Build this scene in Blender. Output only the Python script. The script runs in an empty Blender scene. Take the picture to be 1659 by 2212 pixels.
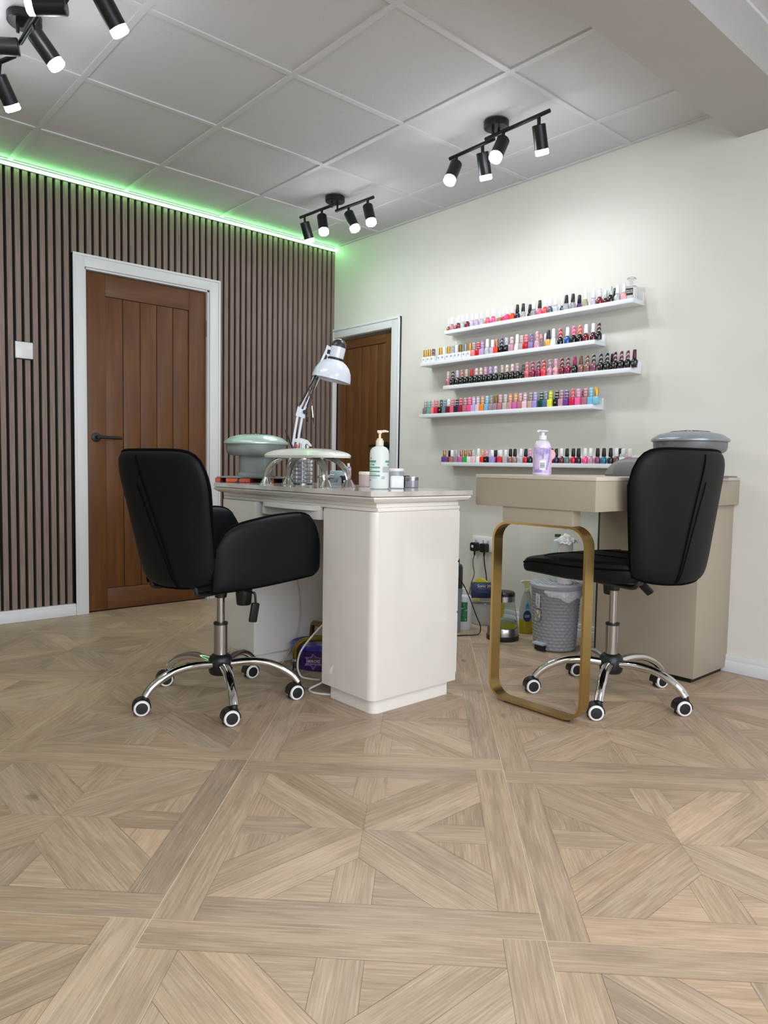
import bpy, bmesh, math, random
from mathutils import Vector, Matrix
random.seed(7)
C = bpy.context.scene.collection
PI = math.pi
R = math.radians

# ---------------------------------------------------------------- camera
CAM = dict(f=1550.5, yaw=48.329, pitch=3.688, roll=0.96, pos=(-3.167, -4.125, 0.866))
cd = bpy.data.cameras.new('camera'); cam = bpy.data.objects.new('camera', cd); C.objects.link(cam)
_y, _p, _r = R(CAM['yaw']), R(CAM['pitch']), R(CAM['roll'])
fw = Vector((math.cos(_y)*math.cos(_p), math.sin(_y)*math.cos(_p), -math.sin(_p)))
rt = Vector((math.sin(_y), -math.cos(_y), 0)); up = rt.cross(fw)
rr = rt*math.cos(_r)+up*math.sin(_r); uu = -rt*math.sin(_r)+up*math.cos(_r)
M_ = Matrix((rr, uu, -fw)).transposed().to_4x4(); M_.translation = Vector(CAM['pos'])
cam.matrix_world = M_
cd.sensor_fit = 'VERTICAL'; cd.sensor_height = 36.0; cd.lens = CAM['f']/2212*36.0
cd.clip_start = 0.05
bpy.context.scene.camera = cam

# ---------------------------------------------------------------- light
sc = bpy.context.scene
sc.view_settings.view_transform = 'Standard'; sc.view_settings.look = 'None'
sc.view_settings.gamma = 1; sc.view_settings.exposure = 0.40
sc.view_settings.use_curve_mapping = False
w = bpy.data.worlds.new('world'); sc.world = w; w.use_nodes = True
w.node_tree.nodes['Background'].inputs[0].default_value = (0.80, 0.88, 1.0, 1)
w.node_tree.nodes['Background'].inputs[1].default_value = 1.0
def area(name, loc, target, sx, sy, power, col):
    d = bpy.data.lights.new(name, 'AREA'); d.shape = 'RECTANGLE'; d.size = sx; d.size_y = sy
    d.energy = power; d.color = col
    o = bpy.data.objects.new(name, d); C.objects.link(o); o.location = loc
    o.rotation_euler = (Vector(target)-Vector(loc)).to_track_quat('-Z', 'Y').to_euler()
    return o
area('window_daylight', (-3.0, -6.35, 1.35), (-2.3, -2.0, 0.9), 3.4, 2.0, 85, (0.84, 0.91, 1.0))
area('added_fill_light', (-3.7, -4.9, 2.33), (-3.7, -4.9, 0), 1.2, 1.2, 34, (0.95, 0.97, 1.0))  # unseen soft fill added to brighten the room, not a ceiling fitting
area('added_fill_light', (-1.3, -4.7, 2.33), (-1.3, -4.7, 0), 1.0, 1.0, 19, (.95, 0.97, 1.0))  # second added fill, towards the cream wall side
SPOT_W = 8.0
LED_STRENGTH = 22.0

# ---------------------------------------------------------------- materials
def lin(h):
    if isinstance(h, str):
        h = h.lstrip('#'); c = [int(h[i:i+2], 16)/255 for i in (0, 2, 4)]
    else: c = h
    return tuple(((x/12.92) if x <= .04045 else ((x+.055)/1.055)**2.4) for x in c)+(1,)
MATS = {}
def mat(name, col='#888888', rough=.5, metal=0, **k):
    key = (name, col, rough, metal, str(sorted((a, str(b)) for a, b in k.items())))
    if key in MATS: return MATS[key]
    m = bpy.data.materials.new(name); m.use_nodes = True
    n = m.node_tree.nodes; b = n['Principled BSDF']
    b.inputs['Base Color'].default_value = lin(col); b.inputs['Roughness'].default_value = rough
    b.inputs['Metallic'].default_value = metal
    if 'coat' in k: b.inputs['Coat Weight'].default_value = k['coat']; b.inputs['Coat Roughness'].default_value = k.get('coat_rough', .05)
    if 'trans' in k: b.inputs['Transmission Weight'].default_value = k['trans']
    if 'ior' in k: b.inputs['IOR'].default_value = k['ior']
    if 'alpha' in k: b.inputs['Alpha'].default_value = k['alpha']
    if 'spec' in k: b.inputs['Specular IOR Level'].default_value = k['spec']
    if 'emit' in k: b.inputs['Emission Color'].default_value = lin(k['emit']); b.inputs['Emission Strength'].default_value = k['es']
    if 'bump' in k:
        sc_, st = k['bump']
        tc = n.new('ShaderNodeTexCoord'); no = n.new('ShaderNodeTexNoise'); no.inputs['Scale'].default_value = sc_
        no.inputs['Detail'].default_value = 3
        bp = n.new('ShaderNodeBump'); bp.inputs['Strength'].default_value = st; bp.inputs['Distance'].default_value = .004
        L = m.node_tree.links
        L.new(tc.outputs['Object'], no.inputs['Vector']); L.new(no.outputs['Fac'], bp.inputs['Height']); L.new(bp.outputs['Normal'], b.inputs['Normal'])
    if 'vary' in k:
        col2, sc_, lo, hi = k['vary'][:4]; stretch = k['vary'][4] if len(k['vary']) > 4 else (1, 1, 1)
        L = m.node_tree.links
        tc = n.new('ShaderNodeTexCoord'); mp = n.new('ShaderNodeMapping'); mp.inputs['Scale'].default_value = stretch
        no = n.new('ShaderNodeTexNoise'); no.inputs['Scale'].default_value = sc_; no.inputs['Detail'].default_value = 5
        rp = n.new('ShaderNodeValToRGB'); e = rp.color_ramp.elements
        e[0].position = lo; e[0].color = lin(col); e[1].position = hi; e[1].color = lin(col2)
        L.new(tc.outputs['UV' if k.get('uv') else 'Object'], mp.inputs['Vector']); L.new(mp.outputs[0], no.inputs['Vector'])
        L.new(no.outputs['Fac'], rp.inputs['Fac'])
        out = rp.outputs['Color']
        if 'vary2' in k:
            col3, sc3, lo3, hi3, st3 = k['vary2']
            mp2 = n.new('ShaderNodeMapping'); mp2.inputs['Scale'].default_value = st3
            no2 = n.new('ShaderNodeTexNoise'); no2.inputs['Scale'].default_value = sc3; no2.inputs['Detail'].default_value = 2
            mr = n.new('ShaderNodeMapRange'); mr.inputs['From Min'].default_value = lo3; mr.inputs['From Max'].default_value = hi3
            mx = n.new('ShaderNodeMixRGB'); mx.inputs['Color2'].default_value = lin(col3)
            L.new(tc.outputs['UV' if k.get('uv') else 'Object'], mp2.inputs['Vector']); L.new(mp2.outputs[0], no2.inputs['Vector'])
            L.new(no2.outputs['Fac'], mr.inputs['Value']); L.new(mr.outputs[0], mx.inputs['Fac']); L.new(out, mx.inputs['Color1'])
            out = mx.outputs[0]
        L.new(out, b.inputs['Base Color'])
    MATS[key] = m
    return m
def mat_floor():
    m = bpy.data.materials.new('oak_parquet'); m.use_nodes = True; n = m.node_tree.nodes; L = m.node_tree.links; b = n['Principled BSDF']
    uv = n.new('ShaderNodeUVMap'); at = n.new('ShaderNodeAttribute'); at.attribute_name = 'plank'
    mp = n.new('ShaderNodeMapping'); mp.inputs['Scale'].default_value = (2.4, 62, 1)
    no = n.new('ShaderNodeTexNoise'); no.inputs['Scale'].default_value = 3.2; no.inputs['Detail'].default_value = 6; no.inputs['Roughness'].default_value = .62; no.inputs['Distortion'].default_value = .7
    rp = n.new('ShaderNodeValToRGB'); e = rp.color_ramp.elements
    e[0].position = .26; e[0].color = lin('#957f69'); e[1].position = .74; e[1].color = lin('#b9a48d')
    x = rp.color_ramp.elements.new(.5); x.color = lin('#aa947d')
    L.new(uv.outputs[0], mp.inputs['Vector']); L.new(mp.outputs[0], no.inputs['Vector']); L.new(no.outputs['Fac'], rp.inputs['Fac'])
    # broad figure
    mp2 = n.new('ShaderNodeMapping'); mp2.inputs['Scale'].default_value = (1.0, 7, 1)
    wv = n.new('ShaderNodeTexNoise'); wv.inputs['Scale'].default_value = 3.0; wv.inputs['Detail'].default_value = 2; wv.inputs['Distortion'].default_value = 1.2
    mr = n.new('ShaderNodeMapRange'); mr.inputs['From Min'].default_value = .35; mr.inputs['From Max'].default_value = .65; mr.inputs['To Min'].default_value = .86; mr.inputs['To Max'].default_value = 1.08
    L.new(uv.outputs[0], mp2.inputs['Vector']); L.new(mp2.outputs[0], wv.inputs['Vector']); L.new(wv.outputs['Fac'], mr.inputs['Value'])
    # light pores
    mp3 = n.new('ShaderNodeMapping'); mp3.inputs['Scale'].default_value = (9, 260, 1)
    n3 = n.new('ShaderNodeTexNoise'); n3.inputs['Scale'].default_value = 1.0; n3.inputs['Detail'].default_value = 1
    mr3 = n.new('ShaderNodeMapRange'); mr3.inputs['From Min'].default_value = .56; mr3.inputs['From Max'].default_value = .72; mr3.inputs['To Max'].default_value = .45
    L.new(uv.outputs[0], mp3.inputs['Vector']); L.new(mp3.outputs[0], n3.inputs['Vector']); L.new(n3.outputs['Fac'], mr3.inputs['Value'])
    mx = n.new('ShaderNodeMixRGB'); mx.blend_type = 'MULTIPLY'; mx.inputs['Fac'].default_value = 1
    L.new(rp.outputs[0], mx.inputs['Color1']); L.new(at.outputs['Color'], mx.inputs['Color2'])
    mx2 = n.new('ShaderNodeMixRGB'); mx2.blend_type = 'MULTIPLY'; mx2.inputs['Fac'].default_value = 1
    L.new(mx.outputs[0], mx2.inputs['Color1']); L.new(mr.outputs[0], mx2.inputs['Color2'])
    mx3 = n.new('ShaderNodeMixRGB'); mx3.inputs['Color2'].default_value = lin('#c4b49e')
    L.new(mr3.outputs[0], mx3.inputs['Fac']); L.new(mx2.outputs[0], mx3.inputs['Color1'])
    mp4 = n.new('ShaderNodeMapping'); mp4.inputs['Scale'].default_value = (1.7, 3.4, 1)
    vo = n.new('ShaderNodeTexVoronoi'); vo.inputs['Scale'].default_value = 1.0
    nz = n.new('ShaderNodeTexNoise'); nz.inputs['Scale'].default_value = 60; ma = n.new('ShaderNodeMath'); ma.operation = 'MULTIPLY_ADD'; ma.inputs[1].default_value = .05
    mr4 = n.new('ShaderNodeMapRange'); mr4.inputs['From Min'].default_value = .035; mr4.inputs['From Max'].default_value = .085; mr4.inputs['To Min'].default_value = .75; mr4.inputs['To Max'].default_value = 0
    mx4 = n.new('ShaderNodeMixRGB'); mx4.inputs['Color2'].default_value = lin('#64584c')
    L.new(uv.outputs[0], mp4.inputs['Vector']); L.new(mp4.outputs[0], vo.inputs['Vector']); L.new(uv.outputs[0], nz.inputs['Vector'])
    L.new(nz.outputs['Fac'], ma.inputs[0]); L.new(vo.outputs['Distance'], ma.inputs[2]); L.new(ma.outputs[0], mr4.inputs['Value'])
    L.new(mr4.outputs[0], mx4.inputs['Fac']); L.new(mx3.outputs[0], mx4.inputs['Color1'])
    L.new(mx4.outputs[0], b.inputs['Base Color'])
    b.inputs['Roughness'].default_value = .42
    bp = n.new('ShaderNodeBump'); bp.inputs['Strength'].default_value = .25; bp.inputs['Distance'].default_value = .0015
    L.new(no.outputs['Fac'], bp.inputs['Height']); L.new(bp.outputs[0], b.inputs['Normal'])
    return m
def mat_cap(colour, pat):
    """polish-cap materials: plain, metal, spiral stripes, bands, check"""
    key = ('cap', colour, pat)
    if key in MATS: return MATS[key]
    if pat == 'm': m = mat('metallic_cap_'+colour, POL[colour], .3, .55)
    elif pat == 'p': m = mat('cap_'+colour, POL[colour], .35)
    else:
        m = bpy.data.materials.new('patterned_cap_'+colour); m.use_nodes = True; n = m.node_tree.nodes; L = m.node_tree.links; b = n['Principled BSDF']
        b.inputs['Roughness'].default_value = .3
        tc = n.new('ShaderNodeTexCoord'); wv = n.new('ShaderNodeTexWave'); wv.inputs['Distortion'].default_value = 0
        mp = n.new('ShaderNodeMapping')
        wv.bands_direction = 'Z' if pat == 'b' else 'DIAGONAL'
        wv.inputs['Scale'].default_value = {'b': 26, 's': 34, 'c': 40}[pat]
        if pat == 'c': wv.inputs['Distortion'].default_value = 6; wv.inputs['Detail Scale'].default_value = 60
        rp = n.new('ShaderNodeValToRGB'); e = rp.color_ramp.elements; rp.color_ramp.interpolation = 'LINEAR'
        base = lin(POL[colour]); lt = tuple(min(1, x*.35+.42) for x in base[:3])+(1,)
        if sum(base[:3]) > 1.5: lt = tuple(x*.5 for x in base[:3])+(1,)
        e[0].position = .62; e[0].color = base; e[1].position = .9; e[1].color = lt
        L.new(tc.outputs['Object'], wv.inputs['Vector']); L.new(wv.outputs['Fac'], rp.inputs['Fac']); L.new(rp.outputs[0], b.inputs['Base Color'])
    MATS[key] = m
    return m

# ---------------------------------------------------------------- mesh helpers
def obj(name, bm, mats, parent=None, loc=(0, 0, 0), rot=(0, 0, 0), smooth=35):
    bmesh.ops.remove_doubles(bm, verts=bm.verts, dist=1e-6)
    bmesh.ops.recalc_face_normals(bm, faces=bm.faces)
    if smooth:
        for f in bm.faces: f.smooth = True
        for e in bm.edges:
            if len(e.link_faces) == 2 and e.calc_face_angle(0) > R(smooth): e.smooth = False
    me = bpy.data.meshes.new(name); bm.to_mesh(me); bm.free()
    for m in (mats if isinstance(mats, (list, tuple)) else [mats]): me.materials.append(m)
    o = bpy.data.objects.new(name, me); C.objects.link(o); o.location = loc; o.rotation_euler = rot
    if parent: o.parent = parent
    return o

def NB(): return bmesh.new()
def thing(name, label, cat, loc=(0, 0, 0), rz=0, group=None, rot=None):
    o = bpy.data.objects.new(name, None); C.objects.link(o); o.empty_display_size = .05
    o.location = loc; o.rotation_euler = rot or (0, 0, rz); o['label'] = label; o['category'] = cat
    if group: o['group'] = group
    return o
def tag(o, label, cat, group=None):
    o['label'] = label; o['category'] = cat
    if group: o['group'] = group
    return o
def struct(o, label=None, cat=None):
    o['kind'] = 'structure'
    if label: o['label'] = label
    if cat: o['category'] = cat
    return o
def bx(bm, x0, x1, y0, y1, z0, z1, bev=0, seg=2, mi=0, M=None, only_vertical=False):
    before = set(bm.verts); bf = set(bm.faces)
    r = bmesh.ops.create_cube(bm, size=1)
    for v in r['verts']:
        v.co = Vector(((x0+x1)/2+v.co.x*(x1-x0), (y0+y1)/2+v.co.y*(y1-y0), (z0+z1)/2+v.co.z*(z1-z0)))
    if bev > 0:
        es = list({e for v in r['verts'] for e in v.link_edges})
        if only_vertical: es = [e for e in es if abs((e.verts[0].co-e.verts[1].co).normalized().z) > .9]
        bmesh.ops.bevel(bm, geom=es, offset=bev, segments=seg, profile=.5, affect='EDGES')
    for f in bm.faces:
        if f not in bf: f.material_index = mi
    if M is not None:
        for v in bm.verts:
            if v not in before: v.co = M @ v.co
def lathe(bm, prof, n=24, mi=0, M=None, mis=None):
    rings = []
    for (r, z) in prof:
        if r <= 1e-6: rings.append([bm.verts.new((0, 0, z))])
        else: rings.append([bm.verts.new((r*math.cos(2*PI*i/n), r*math.sin(2*PI*i/n), z)) for i in range(n)])
    if M is not None:
        for rg in rings:
            for v in rg: v.co = M @ v.co
    for k in range(len(rings)-1):
        a, b = rings[k], rings[k+1]; m = mis[k] if mis else mi
        for i in range(n):
            j = (i+1) % n
            if len(a) == 1 and len(b) == 1: continue
            if len(a) == 1: f = bm.faces.new((a[0], b[i], b[j]))
            elif len(b) == 1: f = bm.faces.new((a[i], a[j], b[0]))
            else: f = bm.faces.new((a[i], a[j], b[j], b[i]))
            f.material_index = m
def sweep(bm, pts, prof, closed=False, up=Vector((0, 0, 1)), mi=0, scales=None, caps=True):
    pts = [Vector(p) for p in pts]; n = len(pts); rings = []
    prev = None
    for i, p in enumerate(pts):
        if closed: t = (pts[(i+1) % n]-pts[i-1])
        else: t = pts[min(i+1, n-1)]-pts[max(i-1, 0)]
        t.normalize()
        if up is not None:
            s = t.cross(up)
            if s.length < 1e-4: s = t.cross(Vector((1, 0, 0)))
            s.normalize(); u = s.cross(t)
        else:
            if prev is None:
                a = Vector((0, 0, 1)) if abs(t.z) < .9 else Vector((1, 0, 0))
                s = t.cross(a).normalized()
            else: s = (prev-t*prev.dot(t)).normalized()
            prev = s; u = s.cross(t)
        k = scales[i] if scales else 1
        rings.append([bm.verts.new(p+s*(x*k)+u*(y*k)) for x, y in prof])
    m = len(prof)
    for i in range(n if closed else n-1):
        a, b = rings[i], rings[(i+1) % n]
        for j in range(m):
            f = bm.faces.new((a[j], a[(j+1) % m], b[(j+1) % m], b[j])); f.material_index = mi
    if not closed and caps:
        for rg, rev in ((rings[0], True), (rings[-1], False)):
            f = bm.faces.new(rg if not rev else rg[::-1]); f.material_index = mi
def circ(r, n=8, sx=1): return [(r*sx*math.cos(2*PI*i/n), r*math.sin(2*PI*i/n)) for i in range(n)]
def tube(bm, pts, r, n=8, closed=False, mi=0, sx=1, scales=None): sweep(bm, pts, circ(r, n, sx), closed, None, mi, scales)
def smooth_path(pts, k=6):
    pts = [Vector(p) for p in pts]; out = []
    for i in range(len(pts)-1):
        p0 = pts[max(i-1, 0)]; p1 = pts[i]; p2 = pts[i+1]; p3 = pts[min(i+2, len(pts)-1)]
        for j in range(k):
            t = j/k
            out.append(.5*((2*p1)+(p2-p0)*t+(2*p0-5*p1+4*p2-p3)*t*t+(3*p1-p0-3*p2+p3)*t**3))
    out.append(pts[-1]); return out
def prism(bm, poly, z0, z1, mi=0, M=None):
    a = [bm.verts.new((x, y, z0)) for x, y in poly]; b = [bm.verts.new((x, y, z1)) for x, y in poly]
    if M is not None:
        for v in a+b: v.co = M @ v.co
    n = len(poly)
    fs = [bm.faces.new(a[::-1]), bm.faces.new(b)]+[bm.faces.new((a[i], a[(i+1) % n], b[(i+1) % n], b[i])) for i in range(n)]
    for f in fs: f.material_index = mi
def rrect(x0, x1, y0, y1, r, n=5):
    out = []
    for cx, cy, a0 in ((x1-r, y1-r, 0), (x0+r, y1-r, 90), (x0+r, y0+r, 180), (x1-r, y0+r, 270)):
        for i in range(n+1):
            a = R(a0+90*i/n); out.append((cx+r*math.cos(a), cy+r*math.sin(a)))
    return out
def align(p0, p1):
    """matrix taking local +Z segment from origin to p0->p1 direction"""
    d = Vector(p1)-Vector(p0); q = Vector((0, 0, 1)).rotation_difference(d.normalized())
    return Matrix.Translation(Vector(p0)) @ q.to_matrix().to_4x4()
def rod(bm, p0, p1, r, n=12, mi=0, r1=None):
    L = (Vector(p1)-Vector(p0)).length; r1 = r if r1 is None else r1
    lathe(bm, [(0, 0), (r, 0), (r1, L), (0, L)], n, mi, align(p0, p1))
def text_obj(txt, size, material, parent, loc, rot, name='lettering', extrude=.0004, align_x='CENTER', curve_r=None):
    cu = bpy.data.curves.new('t', 'FONT'); cu.body = txt; cu.size = size; cu.extrude = extrude; cu.align_x = align_x; cu.align_y = 'CENTER'
    cu.resolution_u = 3
    o = bpy.data.objects.new('t', cu); C.objects.link(o)
    dg = bpy.context.evaluated_depsgraph_get(); me = bpy.data.meshes.new_from_object(o.evaluated_get(dg))
    bpy.data.objects.remove(o)
    me.materials.clear(); me.materials.append(material)
    if curve_r:
        for v in me.vertices:
            a = v.co.x/curve_r; rr_ = curve_r+v.co.z
            v.co = Vector((rr_*math.sin(a), v.co.y, rr_*math.cos(a)-curve_r))
    ob = bpy.data.objects.new(name, me); C.objects.link(ob); ob.location = loc; ob.rotation_euler = rot
    if parent: ob.parent = parent
    return ob
def copy_tree(o, parent=None):
    c = o.copy(); C.objects.link(c)
    if parent: c.parent = parent
    for ch in o.children: copy_tree(ch, c)
    return c

# ---------------------------------------------------------------- room
H = 2.392; XW, YW = -5.4, -6.2
WHITE = mat('white_gloss_trim', '#d9dbdd', .35)
PAINT = mat('cream_wall_paint', '#d7d5cd', .55, vary=('#d2d0c8', 2.5, .35, .7), bump=(60, .05))
CEIL = mat('ceiling_tile', '#c9c9cb', .85, bump=(180, .5))
GRID = mat('ceiling_grid_white', '#cbcbcd', .5)
PLASTER = mat('beam_plaster', '#aeaba9', .7, bump=(16, .5))
bm = NB()
bx(bm, 0, .1, -6.2, -.625, 0, H+.05); bx(bm, 0, .1, -.625, .1, 1.758, H+.05); bx(bm, .06, .1, -.625, 0, 0, 1.76)
struct(obj('wall_right', bm, PAINT), 'cream painted wall carrying the polish shelves', 'wall')
# slatted wall
SLAT = mat('walnut_slat', '#6f5e54', .55, vary=('#8f7c70', 3, .3, .72, (60, 60, 2.2)))
FELT = mat('black_felt', '#0b0b0c', .95)
bm = NB()
for (x0, x1, z0) in ((XW, -1.803, 0), (-1.803, -.909, 1.99), (-.909, .1, 0)):
    bx(bm, x0, x1, .018, .1, z0, H+.05, mi=1)
bx(bm, -1.81, -.9, .085, .12, 0, 2.0, mi=1); bx(bm, -1.81, -.9, .0202, .084, -.03, -.0005, mi=1)  # unseen backing and sill added to block light leaking under the wide door
k = 0; x = -.0365+.0405
while x > XW:
    a = x-.0405+.0065*2; b_ = x
    a, b_ = x-.0250, x
    if a < 0:
        z0 = .066
        if b_ > -1.803 and a < -.909: z0 = 2.0
        if not (a < -1.803 < b_) and not (a < -.909 < b_): bx(bm, a, min(b_, 0), 0, .02, z0, 2.366)
        elif a < -1.803 < b_:
            bx(bm, a, -1.803, 0, .02, .066, 2.366); bx(bm, -1.803, b_, 0, .02, 2.0, 2.366)
        else:
            bx(bm, a, -.909, 0, .02, 2.0, 2.366); bx(bm, -.909, b_, 0, .02, .066, 2.366)
    x -= .0405
struct(obj('wall_left', bm, [SLAT, FELT]), 'dark walnut slatted acoustic panel wall with black gaps', 'wall')
# walls behind the camera with a shop window
bm = NB()
bx(bm, XW-.1, XW, YW, .1, 0, H+.05)
struct(obj('wall_side', bm, PAINT), 'plain cream wall on the street side', 'wall')
bm = NB()
bx(bm, XW, -4.7, YW-.1, YW, 0, H+.05); bx(bm, -1.3, .1, YW-.1, YW, 0, H+.05); bx(bm, -4.7, -1.3, YW-.1, YW, 0, .35); bx(bm, -4.7, -1.3, YW-.1, YW, 2.3, H+.05)
struct(obj('wall_back', bm, PAINT), 'cream wall holding the wide shop window', 'wall')
bm = NB()
for a, b_ in ((-4.7, -4.64), (-3.03, -2.97), (-1.36, -1.3)): bx(bm, a, b_, YW-.08, YW-.02, .35, 2.3)
bx(bm, -4.7, -1.3, YW-.08, YW-.02, .35, .41); bx(bm, -4.7, -1.3, YW-.08, YW-.02, 2.24, 2.3)
struct(obj('window_1', bm, WHITE), 'white framed shop window', 'window')
# ceiling
bm = NB()
gx = [-2.11+.6*i for i in range(-6, 5)]; gy = [-2.279+.6*j for j in range(-7, 5)]
bx(bm, XW, 0, YW, 0.02, H+.006, H+.05)
struct(obj('ceiling', bm, CEIL), 'suspended ceiling of textured white tiles', 'ceiling')
bm = NB()
for x in gx:
    if XW < x < -.03: bx(bm, x-.012, x+.012, YW, 0.02, H, H+.0059)
for y in gy:
    if YW < y < -.03: bx(bm, XW, 0, y-.0119, y+.0119, H+.0004, H+.0058)
bx(bm, XW, 0, -.022, .02, H-.0005, H+.0058); bx(bm, -.02, 0, YW, 0, H-.0002, H+.0058)
bx(bm, XW, 0, -3.075, -3.04, H-.006, H+.0058)
g = obj('ceiling_grid', bm, GRID); struct(g, 'white metal ceiling grid bars between the tiles', 'ceiling')
bm = NB()
bx(bm, XW, 0, -3.04, -2.77, 2.269, H+.006)
struct(obj('trim_3', bm, PLASTER), 'boxed plaster beam crossing under the ceiling', 'beam')

# floor: parquet squares of planks
def clip(poly, a, b_, c):
    """keep a*x+b*y<=c"""
    out = []
    for i in range(len(poly)):
        p, q = poly[i], poly[(i+1) % len(poly)]
        dp = a*p[0]+b_*p[1]-c; dq = a*q[0]+b_*q[1]-c
        if dp <= 0: out.append(p)
        if (dp < 0 < dq) or (dq < 0 < dp):
            t = dp/(dp-dq); out.append((p[0]+t*(q[0]-p[0]), p[1]+t*(q[1]-p[1])))
    return out
def build_floor():
    L = .7415; hl = L/2; wb = .080; h = hl-wb; a_ = .087; c_ = .042; k_ = a_*math.sqrt(2); g_ = .0003; s2 = math.sqrt(.5)
    planks = []
    def add(hp, grain):
        poly = [(-hl, -hl), (hl, -hl), (hl, hl), (-hl, hl)]
        for (a, b_, c, gg) in hp:
            nrm = math.hypot(a, b_); poly = clip(poly, a/nrm, b_/nrm, c/nrm-gg)
            if len(poly) < 3: return
        planks.append((poly, grain))
    G = .0009
    add([(-1, 0, hl, G), (1, 0, -h, g_), (0, 1, h, g_), (0, -1, hl, G)], (0, 1))
    add([(-1, 0, h, g_), (1, 0, hl, G), (0, 1, -h, g_), (0, -1, hl, G)], (1, 0))
    add([(-1, 0, -h, g_), (1, 0, hl, G), (0, 1, hl, G), (0, -1, h, g_)], (0, 1))
    add([(-1, 0, hl, G), (1, 0, h, g_), (0, 1, hl, G), (0, -1, -h, g_)], (1, 0))
    box = [(1, 0, h, g_), (-1, 0, h, g_), (0, 1, h, g_), (0, -1, h, g_)]
    for sx in (1, -1):
        for sy in (1, -1):
            d = (sx*s2, sy*s2); n = (-d[1], d[0])
            for sg in (1, -1):
                nn = (n[0]*sg, n[1]*sg)
                add(box+[(nn[0], nn[1], a_, g_), (-nn[0], -nn[1], 0, g_), (nn[0]-d[0], nn[1]-d[1], 0, g_)], d)
    for u in ((1, 0), (-1, 0), (0, 1), (0, -1)):
        v = (-u[1], u[0])
        add(box+[(v[0], v[1], c_, g_), (-v[0], -v[1], c_, g_), (v[0]-u[0], v[1]-u[1], -k_, g_*1.4), (-v[0]-u[0], -v[1]-u[1], -k_, g_*1.4)], u)
        for sg in (1, -1):
            vv = (v[0]*sg, v[1]*sg)
            add(box+[(-vv[0], -vv[1], -c_, g_), (vv[0]-u[0], vv[1]-u[1], -k_, g_*1.4)], v)
    e1 = Vector((s2, -s2)); e2 = Vector((s2, s2)); O = Vector((-1.568, -2.862))
    bm = NB(); uvl = bm.loops.layers.uv.new('UVMap'); cl = bm.loops.layers.float_color.new('plank')
    rnd = random.Random(11)
    for i in range(-10, 11):
        for j in range(-10, 11):
            ctr = O+e1*(L*(i+.5))+e2*(L*(j+.5))
            if not (XW-.6 < ctr.x < .6 and YW-.6 < ctr.y < .6): continue
            for poly, gr in planks:
                W = [ctr+e1*p[0]+e2*p[1] for p in poly]
                pl_ = [(p.x, p.y) for p in W]
                for (a, b_, c) in ((1, 0, 0), (-1, 0, -XW), (0, 1, .02), (0, -1, -YW)):
                    pl_ = clip(pl_, a, b_, c)
                    if len(pl_) < 3: break
                if len(pl_) < 3: continue
                gv = e1*gr[0]+e2*gr[1]; gn = Vector((-gv.y, gv.x)); ou, ov = rnd.uniform(0, 50), rnd.uniform(0, 50)
                t = rnd.gauss(1, .085); q = rnd.gauss(.01, .014); colr = (t+q, t, t-q*1.5, 1)
                f = bm.faces.new([bm.verts.new((x_, y_, 0)) for x_, y_ in pl_])
                if f.normal.z < 0: f.normal_flip()
                for lp in f.loops:
                    p = Vector((lp.vert.co.x, lp.vert.co.y)); lp[uvl].uv = (p.dot(gv)+ou, p.dot(gn)+ov); lp[cl] = colr
    bm.normal_update()
    for f in bm.faces:
        if f.normal.z < 0: f.normal_flip()
    def strip(p, q, wd, z, mi):
        d = (q-p).normalized(); n_ = Vector((-d.y, d.x))*wd/2
        pts = [(p+n_), (p-n_), (q-n_), (q+n_)]; poly = [(v.x, v.y) for v in pts]
        for (a, b_, c) in ((1, 0, 0), (-1, 0, -XW), (0, 1, .02), (0, -1, -YW)):
            poly = clip(poly, a, b_, c)
            if len(poly) < 3: return
        f = bm.faces.new([bm.verts.new((x_, y_, z)) for x_, y_ in poly]); f.material_index = mi
        f.normal_update()
        if f.normal.z < 0: f.normal_flip()
    for i in range(-10, 11):
        strip(O+e1*(L*i)-e2*8, O+e1*(L*i)+e2*8, .004, -.0006, 2); strip(O+e2*(L*i)-e1*8, O+e2*(L*i)+e1*8, .004, -.0005, 2)
    f = bm.faces.new([bm.verts.new(p) for p in ((XW, YW, -.0012), (0, YW, -.0012), (0, .02, -.0012), (XW, .02, -.0012))]); f.material_index = 1
    me = bpy.data.meshes.new('floor'); bm.to_mesh(me); bm.free()
    for m in (mat_floor(), mat('joint_brown', '#8a765f', .8), mat('pale_grout', '#d9c9ae', .6)): me.materials.append(m)  # brown base colour visible in the joints between planks
    o = bpy.data.objects.new('floor', me); C.objects.link(o)
    return o
struct(build_floor(), 'pale oak parquet floor in large star patterned squares', 'floor')

# skirting and casings
bm = NB(); bx(bm, XW, -1.803, -.016, .018, 0, .05, .003); bx(bm, XW, -1.803, -.012, .018, .048, .066, .002)
struct(obj('baseboard_left', bm, WHITE), 'white skirting below the slatted wall', 'baseboard')
bm = NB(); bx(bm, -.909, -.01, -.016, .018, 0, .066, .003)
struct(obj('baseboard_corner', bm, WHITE), 'white skirting between door and corner', 'baseboard')
bm = NB(); bx(bm, -.016, .0, YW, -.71, 0, .05, .003); bx(bm, -.012, 0, YW, -.71, .048, .075, .002)
struct(obj('baseboard_right', bm, WHITE), 'white skirting below the cream wall', 'baseboard')
bm = NB()
def casing_x(bm, x0, x1, xi0, xi1, zt, zi):
    bx(bm, x0, xi0, -.014, .018, 0, zt, .002); bx(bm, xi1, x1, -.014, .018, 0, zt, .002); bx(bm, xi0-.001, xi1+.001, -.0139, .018, zi, zt, .002)
    bx(bm, x0, x0+.014, -.02, .018, .0, zt, .003); bx(bm, x1-.014, x1, -.02, .018, .0, zt, .003); bx(bm, x0, x1, -.0199, .018, zt-.014, zt+.0001, .003)
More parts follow.
